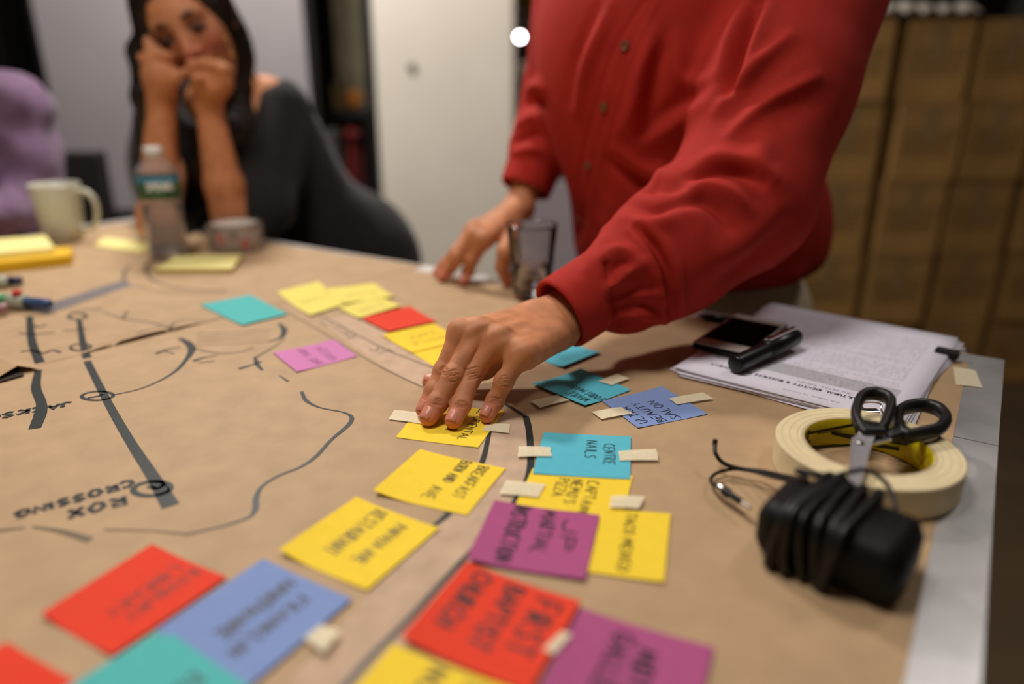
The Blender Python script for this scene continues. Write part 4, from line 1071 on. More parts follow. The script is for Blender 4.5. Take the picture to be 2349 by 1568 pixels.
# ---- fat felt markers at the left edge
def marker(p0, p1, r, cols, label, z=.009):
    e0, e1 = T(*p0, z), T(*p1, z); dv = nrm(e1 - e0); L0 = np.linalg.norm(e1 - e0)
    A = np.array([np.cross(dv, nrm(np.cross((0, 0, 1), dv))), nrm(np.cross((0, 0, 1), dv)), dv])
    t = thing('felt_marker', (*e0[:2], .001), label, 'marker')
    bc, cc_, tcol = cols
    MB().lathe(e0, [(0, 0), (r, 0), (r, L0 * .55), (0, L0 * .55)], 20, ax=A).build('barrel', mat('mk_' + str(bc), bc, .4), t, smooth=True)
    MB().lathe(e0, [(0, L0 * .55), (r * 1.05, L0 * .55), (r * 1.05, L0 * .74), (0, L0 * .74)], 20, ax=A).build('collar', mat('mk_' + str(cc_), cc_, .3), t, smooth=True)
    MB().lathe(e0, [(0, L0 * .74), (r * .8, L0 * .74), (r * .72, L0 * .97), (r * .5, L0), (0, L0)], 20, ax=A).build('tip_cap', mat('mk_' + str(tcol), tcol, .35), t, smooth=True)
    return t
GR, FR_, NV, BL_ = (46, 150, 80), (176, 180, 160), (18, 24, 64), (58, 84, 128)
marker((-80, 655), (52, 642), .0092, (GR, FR_, NV), 'green marker with a frosted collar and navy tip, farther of the pair', .0105)
marker((-90, 684), (116, 697), .0100, (GR, FR_, BL_), 'green marker with a long blue cap nearest the paper seam', .0112)
marker((-90, 712), (18, 706), .0095, ((150, 40, 50), (170, 130, 130), (170, 130, 130)), 'red-ended marker cut off by the left edge', .0108)
c = T(40, 676, .022); MB().lathe((c[0], c[1], .0222), [(0, 0), (.006, 0), (.006, .004), (.0035, .007), (0, .007)], 16).build('red_pen_cap', mat('cap_red', (206, 50, 30), .4), smooth=True, label='small red cap resting on the green markers', cat='cap')

# ================================================================== PEOPLE
def skin_mat(name, base, pink, dark, rough=.62):
    m = bpy.data.materials.new(name); m.use_nodes = True; nt = m.node_tree; b = nt.nodes['Principled BSDF']
    def attr(n):
        a = nt.nodes.new('ShaderNodeAttribute'); a.attribute_name = n; return a.outputs['Fac']
    def mix(fac, c1, c2):
        x = nt.nodes.new('ShaderNodeMix'); x.data_type = 'RGBA'
        nt.links.new(fac, x.inputs[0])
        if isinstance(c1, tuple): x.inputs[6].default_value = c1
        else: nt.links.new(c1, x.inputs[6])
        x.inputs[7].default_value = c2; return x.outputs[2]
    tc = nt.nodes.new('ShaderNodeTexCoord'); n = nt.nodes.new('ShaderNodeTexNoise'); n.inputs['Scale'].default_value = 55; n.inputs['Detail'].default_value = 5
    nt.links.new(tc.outputs['Object'], n.inputs['Vector'])
    r = nt.nodes.new('ShaderNodeValToRGB'); r.color_ramp.elements[0].position = .3; r.color_ramp.elements[1].position = .7
    r.color_ramp.elements[0].color = lin([x * .92 for x in base]); r.color_ramp.elements[1].color = lin([min(255, x * 1.06) for x in base])
    nt.links.new(n.outputs['Fac'], r.inputs['Fac'])
    c = mix(attr('pink'), r.outputs['Color'], lin(pink)); c = mix(attr('dark'), c, lin(dark))
    nt.links.new(c, b.inputs['Base Color'])
    b.inputs['Roughness'].default_value = rough; b.inputs['Specular IOR Level'].default_value = .4
    b.inputs['Subsurface Weight'].default_value = .12; b.inputs['Subsurface Radius'].default_value = (.005, .0018, .001); b.inputs['Subsurface Scale'].default_value = 1
    v = nt.nodes.new('ShaderNodeTexVoronoi'); v.inputs['Scale'].default_value = 900; nt.links.new(tc.outputs['Object'], v.inputs['Vector'])
    bp = nt.nodes.new('ShaderNodeBump'); bp.inputs['Strength'].default_value = .12; bp.inputs['Distance'].default_value = .0006
    nt.links.new(v.outputs['Distance'], bp.inputs['Height']); nt.links.new(bp.outputs['Normal'], b.inputs['Normal'])
    return m
def near(V, pts, r):
    d = np.full(len(V), 9.0)
    for p in pts: d = np.minimum(d, np.linalg.norm(V - np.array(p), axis=1))
    return np.exp(-(d / r) ** 2)
def join(parts):
    """several (V, F) pieces of one body into one mesh"""
    Vs, Fs, n = [], [], 0
    for V, F in parts: Vs.append(V); Fs.append(F + n); n += len(V)
    return np.vstack(Vs), np.vstack(Fs)

def hand_prims(fing, thumb, wrist, fore, lat, dors, s=1.0, knuckle=True, palm=True, fr=.024):
    """fing: 4 chains [tip, dip, pip, mcp]; thumb: [tip, ip, mcp, cmc]; lat: thumb-side -> little-side; dors: back of the hand"""
    pr = []; w = np.array(wrist, float); lat = nrm(lat); dors = nrm(dors)
    R = [(.0076, .0089, .0097, .0112), (.0081, .0093, .0101, .0116), (.0078, .0090, .0098, .0111), (.0070, .0080, .0088, .0103)]
    carp = [w + lat * o for o in (-.0165 * s, -.006 * s, .006 * s, .0165 * s)]
    fd = nrm(np.array(fore) - w)
    pr.append(('+', flatcone(w - fd * .004, fore, .0215 * s, fr * s, lat, 1.35), .02))
    fs = []
    for k, (ch, r) in enumerate(zip(fing, R)):
        tip, dip, pip, mcp = [np.array(x, float) for x in ch]; r = [x * s for x in r]
        kk = .004 * s
        pr.append(('+', flatcone(mcp - dors * .003 * s, carp[k], r[3] * 1.0, .0150 * s, lat, 1.12), .013 * s))
        g = [('+', cone(mcp, pip, r[3] * .96, r[2] * .98), kk), ('+', cone(pip, dip, r[2] * .99, r[1] * .98), kk), ('+', flatcone(dip, tip, r[1] * .95, r[0] * .95, lat, 1.10), kk),
             ('+', ell(pip + dors * r[2] * .16, (r[2] * .93,) * 3), kk), ('+', ell(dip + dors * r[1] * .08, (r[1] * .93,) * 3), kk)]
        fs.append(('+', field(g), .0012 * s))
        if knuckle: pr.append(('+', ell(mcp + dors * r[3] * .10, (r[3] * .84,) * 3), .012 * s))
    if palm:
        pr.append(('+', flatcone((np.array(fing[0][3]) + np.array(fing[3][3])) / 2 - dors * .010 * s, w - dors * .006 * s, .0125 * s, .015 * s, lat, 1.9), .012 * s))
        pr.append(('+', cone(np.array(fing[3][3]) - dors * .010 * s, carp[3] - dors * .006 * s, .0105 * s, .0135 * s), .012 * s))
    pr.append(('+', field(fs), .0070 * s))
    tip, ip, mcp, cmc = [np.array(x, float) for x in thumb]
    th = field([('+', cone(cmc, mcp, .0165 * s, .0125 * s), .01), ('+', cone(mcp, ip, .0118 * s, .0104 * s), .006 * s), ('+', cone(ip, tip, .0102 * s, .0088 * s), .004 * s)])
    pr.append(('+', th, .006 * s))
    return pr
def nail(parent, tip, dip, dors, m, L=.0125, W=.0105, r=.0074, name='fingernail'):
    tip, dip = np.array(tip, float), np.array(dip, float); d = nrm(tip - dip); up_ = nrm(np.array(dors) - d * (np.array(dors) @ d)); sd = np.cross(d, up_)
    n = 10; P = []; F = []
    for i in range(n + 1):
        for j in range(n + 1):
            u = i / n * 2 - 1; v = j / n * 2 - 1
            x = v * W / 2 * (1 - .22 * max(0, u) ** 2 - .10 * max(0, -u) ** 2); y = u * L / 2
            h = math.sqrt(max(0, 1 - (x / (W * .62)) ** 2)) * r * 1.0 - .0010 * max(0, u) ** 2 - .0004
            P.append(tip + d * (y - .0005) + sd * x + up_ * (h + .0004))
    for i in range(n):
        for j in range(n): F.append((i * (n + 1) + j, (i + 1) * (n + 1) + j, (i + 1) * (n + 1) + j + 1, i * (n + 1) + j + 1))
    o = mk(name, P, F, m, parent, smooth=True); md = o.modifiers.new('t', 'SOLIDIFY'); md.thickness = .0007; md.offset = -1
    return o
def head_prims(c, fwd, up_, s=1.0):
    """skull, jaw, nose, brow, lips, ears; c is the middle of the head"""
    f = nrm(fwd); u = np.array(up_, float); u = nrm(u - f * (u @ f)); r = np.cross(f, u)
    R = np.array([r, f, u]); c = np.array(c, float)
    def L(x, y, z): return c + (r * x + f * y + u * z) * s
    pr = [('+', ell(L(0, -.012, .030), (.074 * s, .093 * s, .082 * s), R), .01),
          ('+', ell(L(0, .022, -.022), (.060 * s, .066 * s, .082 * s), R), .03),
          ('+', ell(L(0, .050, -.088), (.026 * s, .022 * s, .020 * s), R), .03),
          ('+', ell(L(-.034, .055, -.018), (.022 * s, .020 * s, .022 * s), R), .02), ('+', ell(L(.034, .055, -.018), (.022 * s, .020 * s, .022 * s), R), .02),
          ('+', cone(L(0, .082, .012), L(0, .103, -.026), .008 * s, .0115 * s), .012),
          ('+', ell(L(-.012, .092, -.030), (.008 * s,) * 3), .006), ('+', ell(L(.012, .092, -.030), (.008 * s,) * 3), .006),
          ('+', cone(L(-.040, .070, .026), L(.040, .070, .026), .009 * s, .009 * s), .016),
          ('-', ell(L(-.031, .088, .008), (.015 * s, .013 * s, .009 * s), R), .010), ('-', ell(L(.031, .088, .008), (.015 * s, .013 * s, .009 * s), R), .010),
          ('+', ell(L(-.031, .070, .007), (.0125 * s,) * 3), .003), ('+', ell(L(.031, .070, .007), (.0125 * s,) * 3), .003),
          ('+', cone(L(-.018, .080, -.054), L(.018, .080, -.054), .0062 * s, .0062 * s), .006), ('+', cone(L(-.015, .080, -.064), L(.015, .080, -.064), .0066 * s, .0066 * s), .005),
          ('+', ell(L(-.076, -.010, -.004), (.007 * s, .018 * s, .030 * s), R), .006), ('+', ell(L(.076, -.010, -.004), (.007 * s, .018 * s, .030 * s), R), .006)]
    return pr, L, R
def face_bits(parent, L, R, s, hair_m, lid=None):
    m_ew = mat('eye_white', (210, 200, 190), .2); m_ir = mat('iris_dark', (34, 20, 12), .15)
    for x in (-.031, .031):
        V, F = sdf_mesh([('+', ell(L(x, .0755, .007), (.0112 * s, .0085 * s, .0058 * s), R), .01)], .0014, L(x, .0755, .007) - .018, L(x, .0755, .007) + .018)
        e = mk('eyelid' if lid else 'eye', V, F, lid or m_ew, parent, smooth=True)
        V, F = sdf_mesh([('+', ell(L(x, .0825, .0065), (.0058 * s, .0028 * s, .0056 * s), R), .01)], .001, L(x, .0825, .0065) - .012, L(x, .0825, .0065) + .012)
        if not lid: mk('iris', V, F, m_ir, e, smooth=True)
        sg = 1 if x > 0 else -1
        MB().tube(spline([L(sg * .012, .0845, .026), L(sg * .028, .0835, .032), L(sg * .050, .070, .026)], 6), [.0028] * 6 + [.0032] * 4 + [.0012] * 3, 8).build('eyebrow', hair_m, parent, smooth=True)
        MB().tube(spline([L(sg * .018, .0785, .010), L(sg * .031, .083, .0145), L(sg * .046, .073, .009)] if not lid else [L(sg * .018, .0800, .002), L(sg * .031, .0845, .0005), L(sg * .046, .075, .003)], 6), .0030 if lid else .0014, 6).build('eyelash', hair_m, parent, smooth=True)

# ------------------------------------------------------------------ the man in the red shirt
NF = np.array([-.522, -.853, 0.0]); LT = np.array([.853, -.522, 0.0]); UP = np.array([0, 0, 1.0])
RB = np.array([LT, NF, UP])
WL = np.array([.0355, .714, .060]); EL = np.array([.272, .862, .165]); SHL = np.array([.375, 1.00, .425])
SHR = np.array([.125, 1.20, .54]); ER = np.array([.085, 1.275, .285]); WR = np.array([.010, 1.195, .103])
man = thing('person', (.33, 1.2, FZ), 'person in a red button shirt leaning over the table, one hand on a note', 'person')
m_skin = skin_mat('skin_warm', (200, 132, 90), (222, 128, 104), (122, 70, 44))
LATL = np.array([.057, -.026, -.012]); DORL = nrm(np.array([-.30, -.55, .80]))
fingL = [[T(972, 940, .0085), T(996, 897, .022), T(1018, 852, .037), T(1057, 760, .072)],
         [T(982, 958, .0085), T(1004, 924, .018), T(1040, 862, .0385), T(1102, 758, .0735)],
         [T(1040, 965, .0085), T(1057, 928, .018), T(1085, 857, .0385), T(1146, 777, .0690)],
         [T(1117, 953, .0080), T(1136, 919, .018), T(1156, 875, .0355), T(1200, 806, .0610)]]
thumbL = [T(988, 876, .0095), np.array([-.056, .674, .0125]), np.array([-.028, .680, .024]), np.array([.006, .694, .044])]
def along(a, b, t): return a + (b - a) * t
prL = hand_prims(fingL, thumbL, WL, along(WL, EL, .22), LATL, DORL, 1.0, fr=.0185)
VL, FLc = sdf_mesh(prL, .00078, (-.110, .565, -.002), (.165, .83, .140))
VL = relax(VL, FLc, 2, .5); NLn = normals(VL, FLc); bv = bvh_of(VL, FLc)
# tendons and knuckle creases read off the back of the hand
for pix, w_, h_ in (([(1062, 770), (1110, 745), (1180, 720)], .0045, .0010), ([(1108, 768), (1150, 750), (1210, 735)], .0045, .0011), ([(1150, 785), (1190, 768), (1230, 752)], .0045, .0009),
                    ([(1080, 775), (1118, 760), (1170, 742)], .005, -.0010), ([(1128, 782), (1160, 770), (1205, 750)], .005, -.0010), ([(1170, 800), (1195, 785), (1225, 775)], .005, -.0008)):
    VL = crease(VL, NLn, hits(bv, pix), w_, h_)
rk = random.Random(2); lines_ = []
for (cx, cy), a, n_, wd, sp in (((1085, 856), -12, 5, 16, 5.4), ((1041, 861), -10, 5, 14, 5.4), ((1019, 850), -4, 4, 10, 5.2), ((1157, 874), -4, 5, 14, 5.2), ((1058, 927), 6, 4, 14, 4.0), ((1005, 922), 14, 4, 12, 4.0), ((1137, 919), 4, 4, 12, 4.0)):
    for k in range(n_):
        o = (k - (n_ - 1) / 2); ar = math.radians(a); dx, dy = math.cos(ar), math.sin(ar); ww = wd * (1 - .06 * abs(o)) * rk.uniform(.7, 1.1)
        bow = (-1.6 if o < 0 else 1.6) * (.3 + .35 * abs(o)) + rk.uniform(-.8, .8)
        q = [(cx + dx * u * ww - dy * o * sp + rk.uniform(-.8, .8), cy + dy * u * ww + o * sp + bow * (1 - u * u) + rk.uniform(-.7, .7)) for u in (-1, -.6, -.2, .2, .6, 1)]
        hp_ = hits(bv, q); VL = crease(VL, NLn, hp_, .0010, -.0011 * rk.uniform(.6, 1.1)); lines_ += list(hp_)
    for u in (-.35, .3):
        q = [(cx + u * wd, cy - sp * 1.2), (cx + u * wd + rk.uniform(-3, 3), cy), (cx + u * wd + 1, cy + sp * 1.1)]
        hp_ = hits(bv, q); VL = crease(VL, NLn, hp_, .0009, -.0005); lines_ += list(hp_)
VL[:, 2] = np.maximum(VL[:, 2], .0016)
# second hand, coarser
WRf = along(WR, ER, .45)
fingR = [[T(1064, 645, .008), T(1074, 622, .020), T(1083, 596, .042), T(1112, 548, .076)],
         [T(1014, 636, .008), T(1032, 616, .022), T(1052, 590, .045), T(1090, 538, .080)],
         [T(1004, 626, .008), T(1022, 606, .022), T(1046, 580, .042), T(1084, 527, .074)],
         [T(1020, 612, .008), T(1038, 598, .020), T(1056, 575, .036), T(1090, 520, .064)]]
thumbR = [T(1164, 645, .009), T(1152, 612, .034), T(1160, 578, .058), np.array([.004, 1.15, .086])]
LATR = nrm(fingR[3][3] - fingR[0][3]); DORR = nrm(np.array([-.55, -.25, .75]))
prR = hand_prims(fingR, thumbR, WR, WRf, LATR, DORR, 1.06)
VR, FRc = sdf_mesh(prR, .0022, (-.16, 1.02, -.004), (.12, 1.30, .24)); VR = relax(VR, FRc, 2, .4); VR[:, 2] = np.maximum(VR[:, 2], .0016)
# trunk, neck and head (above the picture), arms inside the sleeves
HD = np.array([.115, .985, .735]); NK = np.array([.205, 1.09, .58])
hp, HL, HR = head_prims(HD, nrm(np.array([-.45, -.75, -.45])), UP, 1.0)
prB = [('+', ell((.305, 1.18, .08), (.15, .10, .18), RB), .02), ('+', ell((.225, 1.11, .34), (.175, .10, .20), RB), .05), ('+', cone(SHL - (.03, -.02, .0), SHR - (-.02, .0, .02), .05, .05), .05),
       ('+', cone(NK - (0, 0, .06), HD - nrm(np.array([-.45, -.75, -.45])) * .03 - (0, 0, .03), .056, .052), .03),
       ('+', cone(SHL, EL, .05, .042), .03), ('+', cone(EL, along(WL, EL, .25), .034, .022), .02), ('+', cone(SHR, ER, .05, .042), .03), ('+', cone(ER, along(WR, ER, .3), .04, .029), .02)] + hp
VBm, FBm = sdf_mesh(prB, .0055, (-.08, .70, -.2), (.55, 1.42, .88)); VBm = relax(VBm, FBm, 2, .4)
Vb, Fb = join([(VL, FLc), (VR, FRc), (VBm, FBm)])
tips = [f[0] for f in fingL] + [f[0] for f in fingR] + [thumbL[0], thumbR[0]]
pips = [f[2] + DORL * .008 for f in fingL] + [f[1] + DORL * .007 for f in fingL]
pink = np.clip(near(Vb, tips, .013) * .85, 0, 1); dark = np.clip(near(Vb, pips, .0075) * .13, 0, 1)
cl = np.array(lines_); sel = np.where(((Vb > cl.min(0) - .003) & (Vb < cl.max(0) + .003)).all(1))[0]
dark[sel] = np.clip(dark[sel] + .30 * near(Vb[sel], lines_[::2], .0010), 0, 1)
body = mk('body', Vb, Fb, m_skin, man, smooth=True, attrs={'pink': pink, 'dark': dark})
m_nail = mat('fingernail', (212, 136, 114), .34, spec=.5)
for f, L_n in zip(fingL, (.011, .0125, .0120, .0105)):
    d = nrm(f[0] - f[1]); nd = nrm(DORL * .5 + UP * .9); nail(body, f[0] - d * .0012, f[1], nd, m_nail, L_n * .95, L_n * .88, .0076)
nail(body, thumbL[0], thumbL[1], (0.1, -.2, 1), m_nail, .012, .011, .0085)
for f in fingR: nail(body, f[0], f[1], nrm(DORR * .5 + UP), m_nail, .012, .0105, .0084)
m_mhair = mat('short_black_hair', (22, 17, 14), .6)
u_ = HR[2]; f_ = HR[1]
VH, FH = sdf_mesh([('+', ell(HL(0, -.016, .040), (.080, .098, .084), HR), .01), ('-', ell(HL(0, .085, -.01), (.075, .062, .085), HR), .02), ('-', half(HL(0, 0, -.055), u_), .01)], .004, HD - .16, HD + .16)
mk('hair', VH, FH, m_mhair, body, smooth=True); face_bits(body, HL, HR, 1.0, m_mhair)
# shirt
fdir = EL - WL
cuff_end = WL + fdir * .005
CB, CC = np.array([.300, 1.165, .075]), np.array([.225, 1.105, .335])
prS = [('+', ell(CB, (.208, .165, .200), RB), .01), ('+', ell(CC, (.205, .140, .235), RB), .10), ('-', half((.3, 1.1, .004), (-.10, -.03, 1.0)), .035),
       ('+', cone(SHL - (.06, -.03, -.03), SHR + (.03, -.02, .0), .095, .085), .07),
       ('+', cone(SHL, along(SHL, EL, .55), .100, .090), .022), ('+', cone(along(SHL, EL, .5), EL, .090, .084), .02),
       ('+', cone(EL, along(WL, EL, .60) + (0, 0, -.008), .084, .074), .02), ('+', cone(along(WL, EL, .62) + (0, 0, -.010), along(WL, EL, .50) + (0, 0, -.012), .073, .064), .012),
       ('+', cone(along(WL, EL, .50) + (0, 0, -.014), along(WL, EL, .38) + (0, 0, -.013), .0640, .0560), .004), ('+', cone(along(WL, EL, .36), along(WL, EL, .0), .0430, .0405), .004),
       ('+', cone(SHR, ER, .085, .064), .04), ('+', cone(ER, along(WR, ER, .50), .063, .054), .02), ('+', cone(along(WR, ER, .47), along(WR, ER, .10), .0475, .0425), .006),
       ('-', half(along(WL, EL, .065), fdir), .004), ('-', half(along(WR, ER, .13), ER - WR), .004)]
# the two half-space cuts must only act on their own arm
def local_cut(p, n, c, r):
    h = half(p, n); c = np.array(c, np.float32)
    return lambda P: np.maximum(h(P), np.linalg.norm(P - c, axis=1) - r)
prS[-2] = ('-', local_cut(along(WL, EL, .058), fdir, along(WL, EL, .0), .075), .003)
prS[-1] = ('-', local_cut(along(WR, ER, .15), ER - WR, along(WR, ER, -.05), .085), .003)
prS.append(('-', cone(along(WL, EL, -.1), along(WL, EL, .09), .0345, .0345), .002))
prS.append(('-', cone(along(WR, ER, -.1), along(WR, ER, .17), .0365, .0365), .003))
prS.append(('-', cone(NK + (0, 0, -.02), NK + (-.03, -.04, .16), .062, .075), .006))
VS, FS = sdf_mesh(prS, .0030, (-.10, .66, -.14), (.60, 1.46, .70))
VS = relax(VS, FS, 2, .5); NS = normals(VS, FS); bs = bvh_of(VS, FS)
# cloth folds, each a soft ridge (+) or valley (-) running over the shirt
for pix, w_, h_ in (
    ([(1735, 8), (1692, 120), (1672, 214)], .010, -.016), ([(1760, 5), (1716, 110), (1690, 215)], .012, .008), ([(1710, 5), (1672, 100), (1650, 200)], .012, .006),
    ([(1805, 84), (1708, 175), (1640, 262)], .007, .005), ([(1835, 112), (1735, 200), (1655, 290)], .011, -.0025), ([(1872, 176), (1760, 236), (1668, 312)], .007, .0045), ([(1900, 215), (1790, 270), (1690, 350)], .014, -.002),
    ([(1588, 404), (1640, 388), (1700, 396), (1745, 418)], .008, -.010), ([(1600, 372), (1650, 358), (1715, 372), (1765, 400)], .012, .005), ([(1572, 442), (1620, 428), (1680, 448), (1718, 482)], .009, .006),
    ([(1560, 470), (1610, 462), (1650, 485), (1672, 520)], .008, -.005), ([(1500, 520), (1560, 480), (1600, 500), (1615, 550)], .009, .003),
    ([(1462, 524), (1506, 574), (1536, 650), (1546, 772)], .0042, -.0065), ([(1478, 515), (1526, 566), (1558, 650), (1566, 768)], .006, .0045), ([(1448, 530), (1490, 580), (1518, 650), (1528, 770)], .006, .004),
    ([(1402, 690), (1450, 668), (1520, 655)], .006, -.005), ([(1410, 712), (1470, 700), (1535, 712)], .006, -.005), ([(1400, 660), (1440, 625), (1490, 600)], .006, .004), ([(1405, 745), (1450, 742), (1530, 756)], .006, -.004), ([(1404, 730), (1460, 722), (1530, 736)], .006, .004),
    ([(1380, 600), (1415, 575), (1450, 585), (1480, 625)], .007, .005), ([(1395, 640), (1425, 608), (1455, 612), (1478, 650)], .006, -.004),
    ([(1620, 600), (1700, 560), (1790, 480)], .016, .005), ([(1640, 660), (1720, 600), (1800, 520)], .014, -.005), ([(1760, 300), (1740, 380), (1790, 420)], .012, .004),
    ([(1500, 85), (1466, 186), (1448, 303)], .011, .008), ([(1522, 90), (1492, 190), (1474, 300)], .012, -.006), ([(1548, 90), (1560, 170), (1600, 190), (1640, 178)], .010, .004),
    ([(1410, 372), (1475, 418), (1563, 432)], .010, -.009), ([(1420, 350), (1490, 395), (1570, 402)], .012, .006), ([(1434, 466), (1504, 484), (1560, 470)], .009, -.007), ([(1430, 490), (1500, 508), (1555, 500)], .012, .005),
    ([(1400, 20), (1345, 150), (1325, 260)], .012, .007), ([(1372, 30), (1325, 140), (1310, 230)], .010, -.004), ([(1420, 310), (1452, 250), (1500, 160)], .010, .004), ([(1470, 330), (1520, 300), (1600, 250), (1655, 215)], .013, .005), ([(1480, 300), (1530, 262), (1620, 200)], .012, -.004),
    ([(1340, 640), (1380, 560), (1400, 470)], .012, .004), ([(1310, 580), (1330, 520), (1340, 470)], .010, -.003),
    ([(1212, 205), (1235, 195), (1248, 204)], .008, .007), ([(1205, 240), (1232, 230), (1246, 242)], .008, -.007), ([(1190, 285), (1225, 270), (1242, 285)], .008, .007), ([(1182, 325), (1220, 308), (1240, 322)], .008, -.008), ([(1178, 350), (1220, 342), (1238, 350)], .008, .005),
    ([(1700, 690), (1780, 665), (1840, 620)], .012, .005), ([(1740, 650), (1800, 600), (1850, 540)], .012, -.005)):
    VS = crease(VS, NS, hits(bs, pix, 8), w_ * 1.1, h_ * 1.45)
VS = relax(VS, FS, 1, .35); NS = normals(VS, FS); bs = bvh_of(VS, FS)
for pix, w_, h_ in (([(1480, 0), (1412, 110), (1366, 250), (1332, 385), (1312, 510), (1306, 600)], .0042, -.0016), ([(1510, 0), (1456, 110), (1408, 250), (1372, 385), (1350, 510), (1345, 620)], .0042, .0012),
                    ([(1392, 606), (1412, 690), (1416, 790)], .0045, -.0040), ([(1215, 440), (1270, 452)], .004, -.001)):
    VS = crease(VS, NS, hits(bs, pix, 10), w_, h_, False)
m_shirt = mat('red_shirt_cotton', (172, 43, 33), .8, var=.03, vscale=30, bump=.25, bscale=1400, spec=.2)
shirt = mk('shirt', VS, FS, m_shirt, man, smooth=True)
bs = bvh_of(VS, FS); m_btn = mat('shirt_button', (120, 74, 44), .35)
for px_, py_ in ((1434, 105), (1385, 246), (1349, 380), (1330, 505)):
    h = bs.ray_cast(Vector(EYE), Vector(ray(px_, py_)))
    if h[0] is None: continue
    c, n_ = np.array(h[0]), np.array(h[1]); n_ = n_ if n_ @ ray(px_, py_) < 0 else -n_
    A = frame(np.cross(n_, (.3, .2, 1)), n_)
    MB().lathe(c + n_ * .0004, [(0, .0012), (.0042, .0012), (.0050, .0022), (.0058, .0018), (.0062, 0), (0, 0)], 24, ax=A).build('button', m_btn, shirt, smooth=True)
MB().lathe(NK + (0, 0, .0), [(.064, -.01), (.072, .03), (.078, .012), (.084, -.02)], 32, ax=frame((1, 0, 0), nrm(np.array([-.3, -.45, 1])))).build('collar', m_shirt, shirt, smooth=True)
# trousers and shoes
HP = np.array([.335, 1.205, -.13])
LG1, LG2 = HP + LT * .085, HP - LT * .095
prT = [('+', ell(HP + (0, 0, .06), (.182, .128, .13), RB), .02), ('+', cone(LG1 + (0, 0, -.05), LG1 + (.0, .03, -.34), .088, .066), .03), ('+', cone(LG1 + (.0, .03, -.34), LG1 + (0.01, .05, -.585), .066, .06), .01),
       ('+', cone(LG2 + (0, 0, -.05), LG2 + (.0, .03, -.34), .088, .066), .03), ('+', cone(LG2 + (.0, .03, -.34), LG2 + (0.0, .05, -.585), .066, .06), .01), ('-', half((0, 0, FZ + .035), UP), .01)]
VT, FT = sdf_mesh(prT, .0075, (.0, .95, FZ - .01), (.68, 1.52, .12)); mk('trousers', relax(VT, FT, 2), FT, mat('beige_trousers', (206, 190, 158), .85, var=.04, vscale=30), man, smooth=True)
for Lg in (LG1, LG2):
    c = Lg + np.array([0, .05, 0]); c[2] = FZ
    V, F = sdf_mesh([('+', ell(c + NF * .05 + (0, 0, .035), (.048, .13, .038), RB), .01), ('+', ell(c - NF * .03 + (0, 0, .05), (.042, .06, .05), RB), .03), ('-', half((0, 0, FZ), UP), .004)], .006, c - (.2, .2, .02), c + (.2, .2, .13))
    mk('shoe', V, F, mat('black_leather', (16, 14, 13), .4), man, smooth=True)

# ------------------------------------------------------------------ the woman leaning on her hands
wo = thing('person', (-.45, 1.78, FZ), 'person with long dark hair and a charcoal sweater resting her chin on her hands', 'person')
m_ws = skin_mat('skin_tan', (202, 134, 90), (186, 106, 84), (110, 66, 42))
WH = AY(438, 66, 1.50)
wf = nrm(np.array([.18, -.90, -.22])); wu = nrm(np.array([.36, .05, 1.0]))
wu = nrm(np.array([-.42, .0, 1.0]))
wp, WLc, WRm = head_prims(WH, wf, wu, .98)
eL = AY(532, 528, 1.43); eL[2] = max(eL[2], .045); wl = AY(478, 238, 1.43)
eR = AY(372, 560, 1.40); eR[2] = .045; wr = AY(372, 232, 1.43)
sL = AY(612, 225, 1.60); sR = AY(400, 300, 1.70)
prW = wp + [('+', cone(WLc(0, -.02, -.06), np.array([-.575, 1.60, .235]), .047, .052), .03),
            ('+', ell(AY(530, 250, 1.64), (.105, .06, .075)), .05), ('+', cone(sL + (0, .01, 0), eL + (.01, .02, .0), .044, .034), .03),
            ('+', cone(eL, along(eL, wl, .3), .036, .036), .02), ('+', cone(along(eL, wl, .3), wl, .036, .0235), .01),
            ('+', cone(sR, eR, .046, .036), .03), ('+', cone(eR, along(eR, wr, .3), .036, .036), .02), ('+', cone(along(eR, wr, .3), wr, .036, .0245), .01)]
# her left fist (right in the picture) under the cheek
fc = AY(492, 186, 1.415)
Rx = nrm(np.array([1, .05, -.05]))
prW += [('+', ell(fc, (.036, .026, .032)), .012), ('+', cone(wl, fc - (0.006, 0, .012), .0235, .026), .015)]
for k in range(4):
    b0 = fc + Rx * (-.027 + .0185 * k) + (0, .004, .027 - .004 * abs(k - 1)); k1 = b0 + (0, -.026, .004); k2 = k1 + (0, .006, -.027)
    prW += [('+', cone(b0, k1, .0100, .0098), .005), ('+', cone(k1, k2, .0098, .0090), .004)]
prW += [('+', cone(fc + (-.030, -.012, -.012), fc + (-.014, -.034, .004), .011, .009), .006)]
# her right hand (left in the picture), open along the cheek
hc = AY(368, 175, 1.415)
prW += [('+', ell(hc, (.034, .021, .042)), .012), ('+', cone(wr, hc, .0245, .027), .015)]
for k in range(4):
    b0 = hc + (-.026 + .017 * k, -.002, .032); k1 = AY(345 + 12 * k, 138 - 6 * k + (k == 3) * 10, 1.405); k2 = AY(338 + 15 * k, 92 + 13 * k, 1.415)
    prW += [('+', cone(b0, k1, .0100, .0092), .005), ('+', cone(k1, k2, .0090, .0076), .004)]
prW += [('+', cone(hc + (.02, -.006, -.01), AY(428, 165, 1.41), .012, .009), .006)]
VW, FW = sdf_mesh(prW, .0032, (-.92, 1.30, -.005), (-.36, 1.86, .60)); VW = relax(VW, FW, 2, .4); VW[:, 2] = np.maximum(VW[:, 2], .0022)
pkW = np.clip(near(VW, [WLc(0, .1, -.03), WLc(-.04, .07, -.03), WLc(.04, .07, -.03), WLc(0, .085, -.06)], .03) * .7, 0, 1)
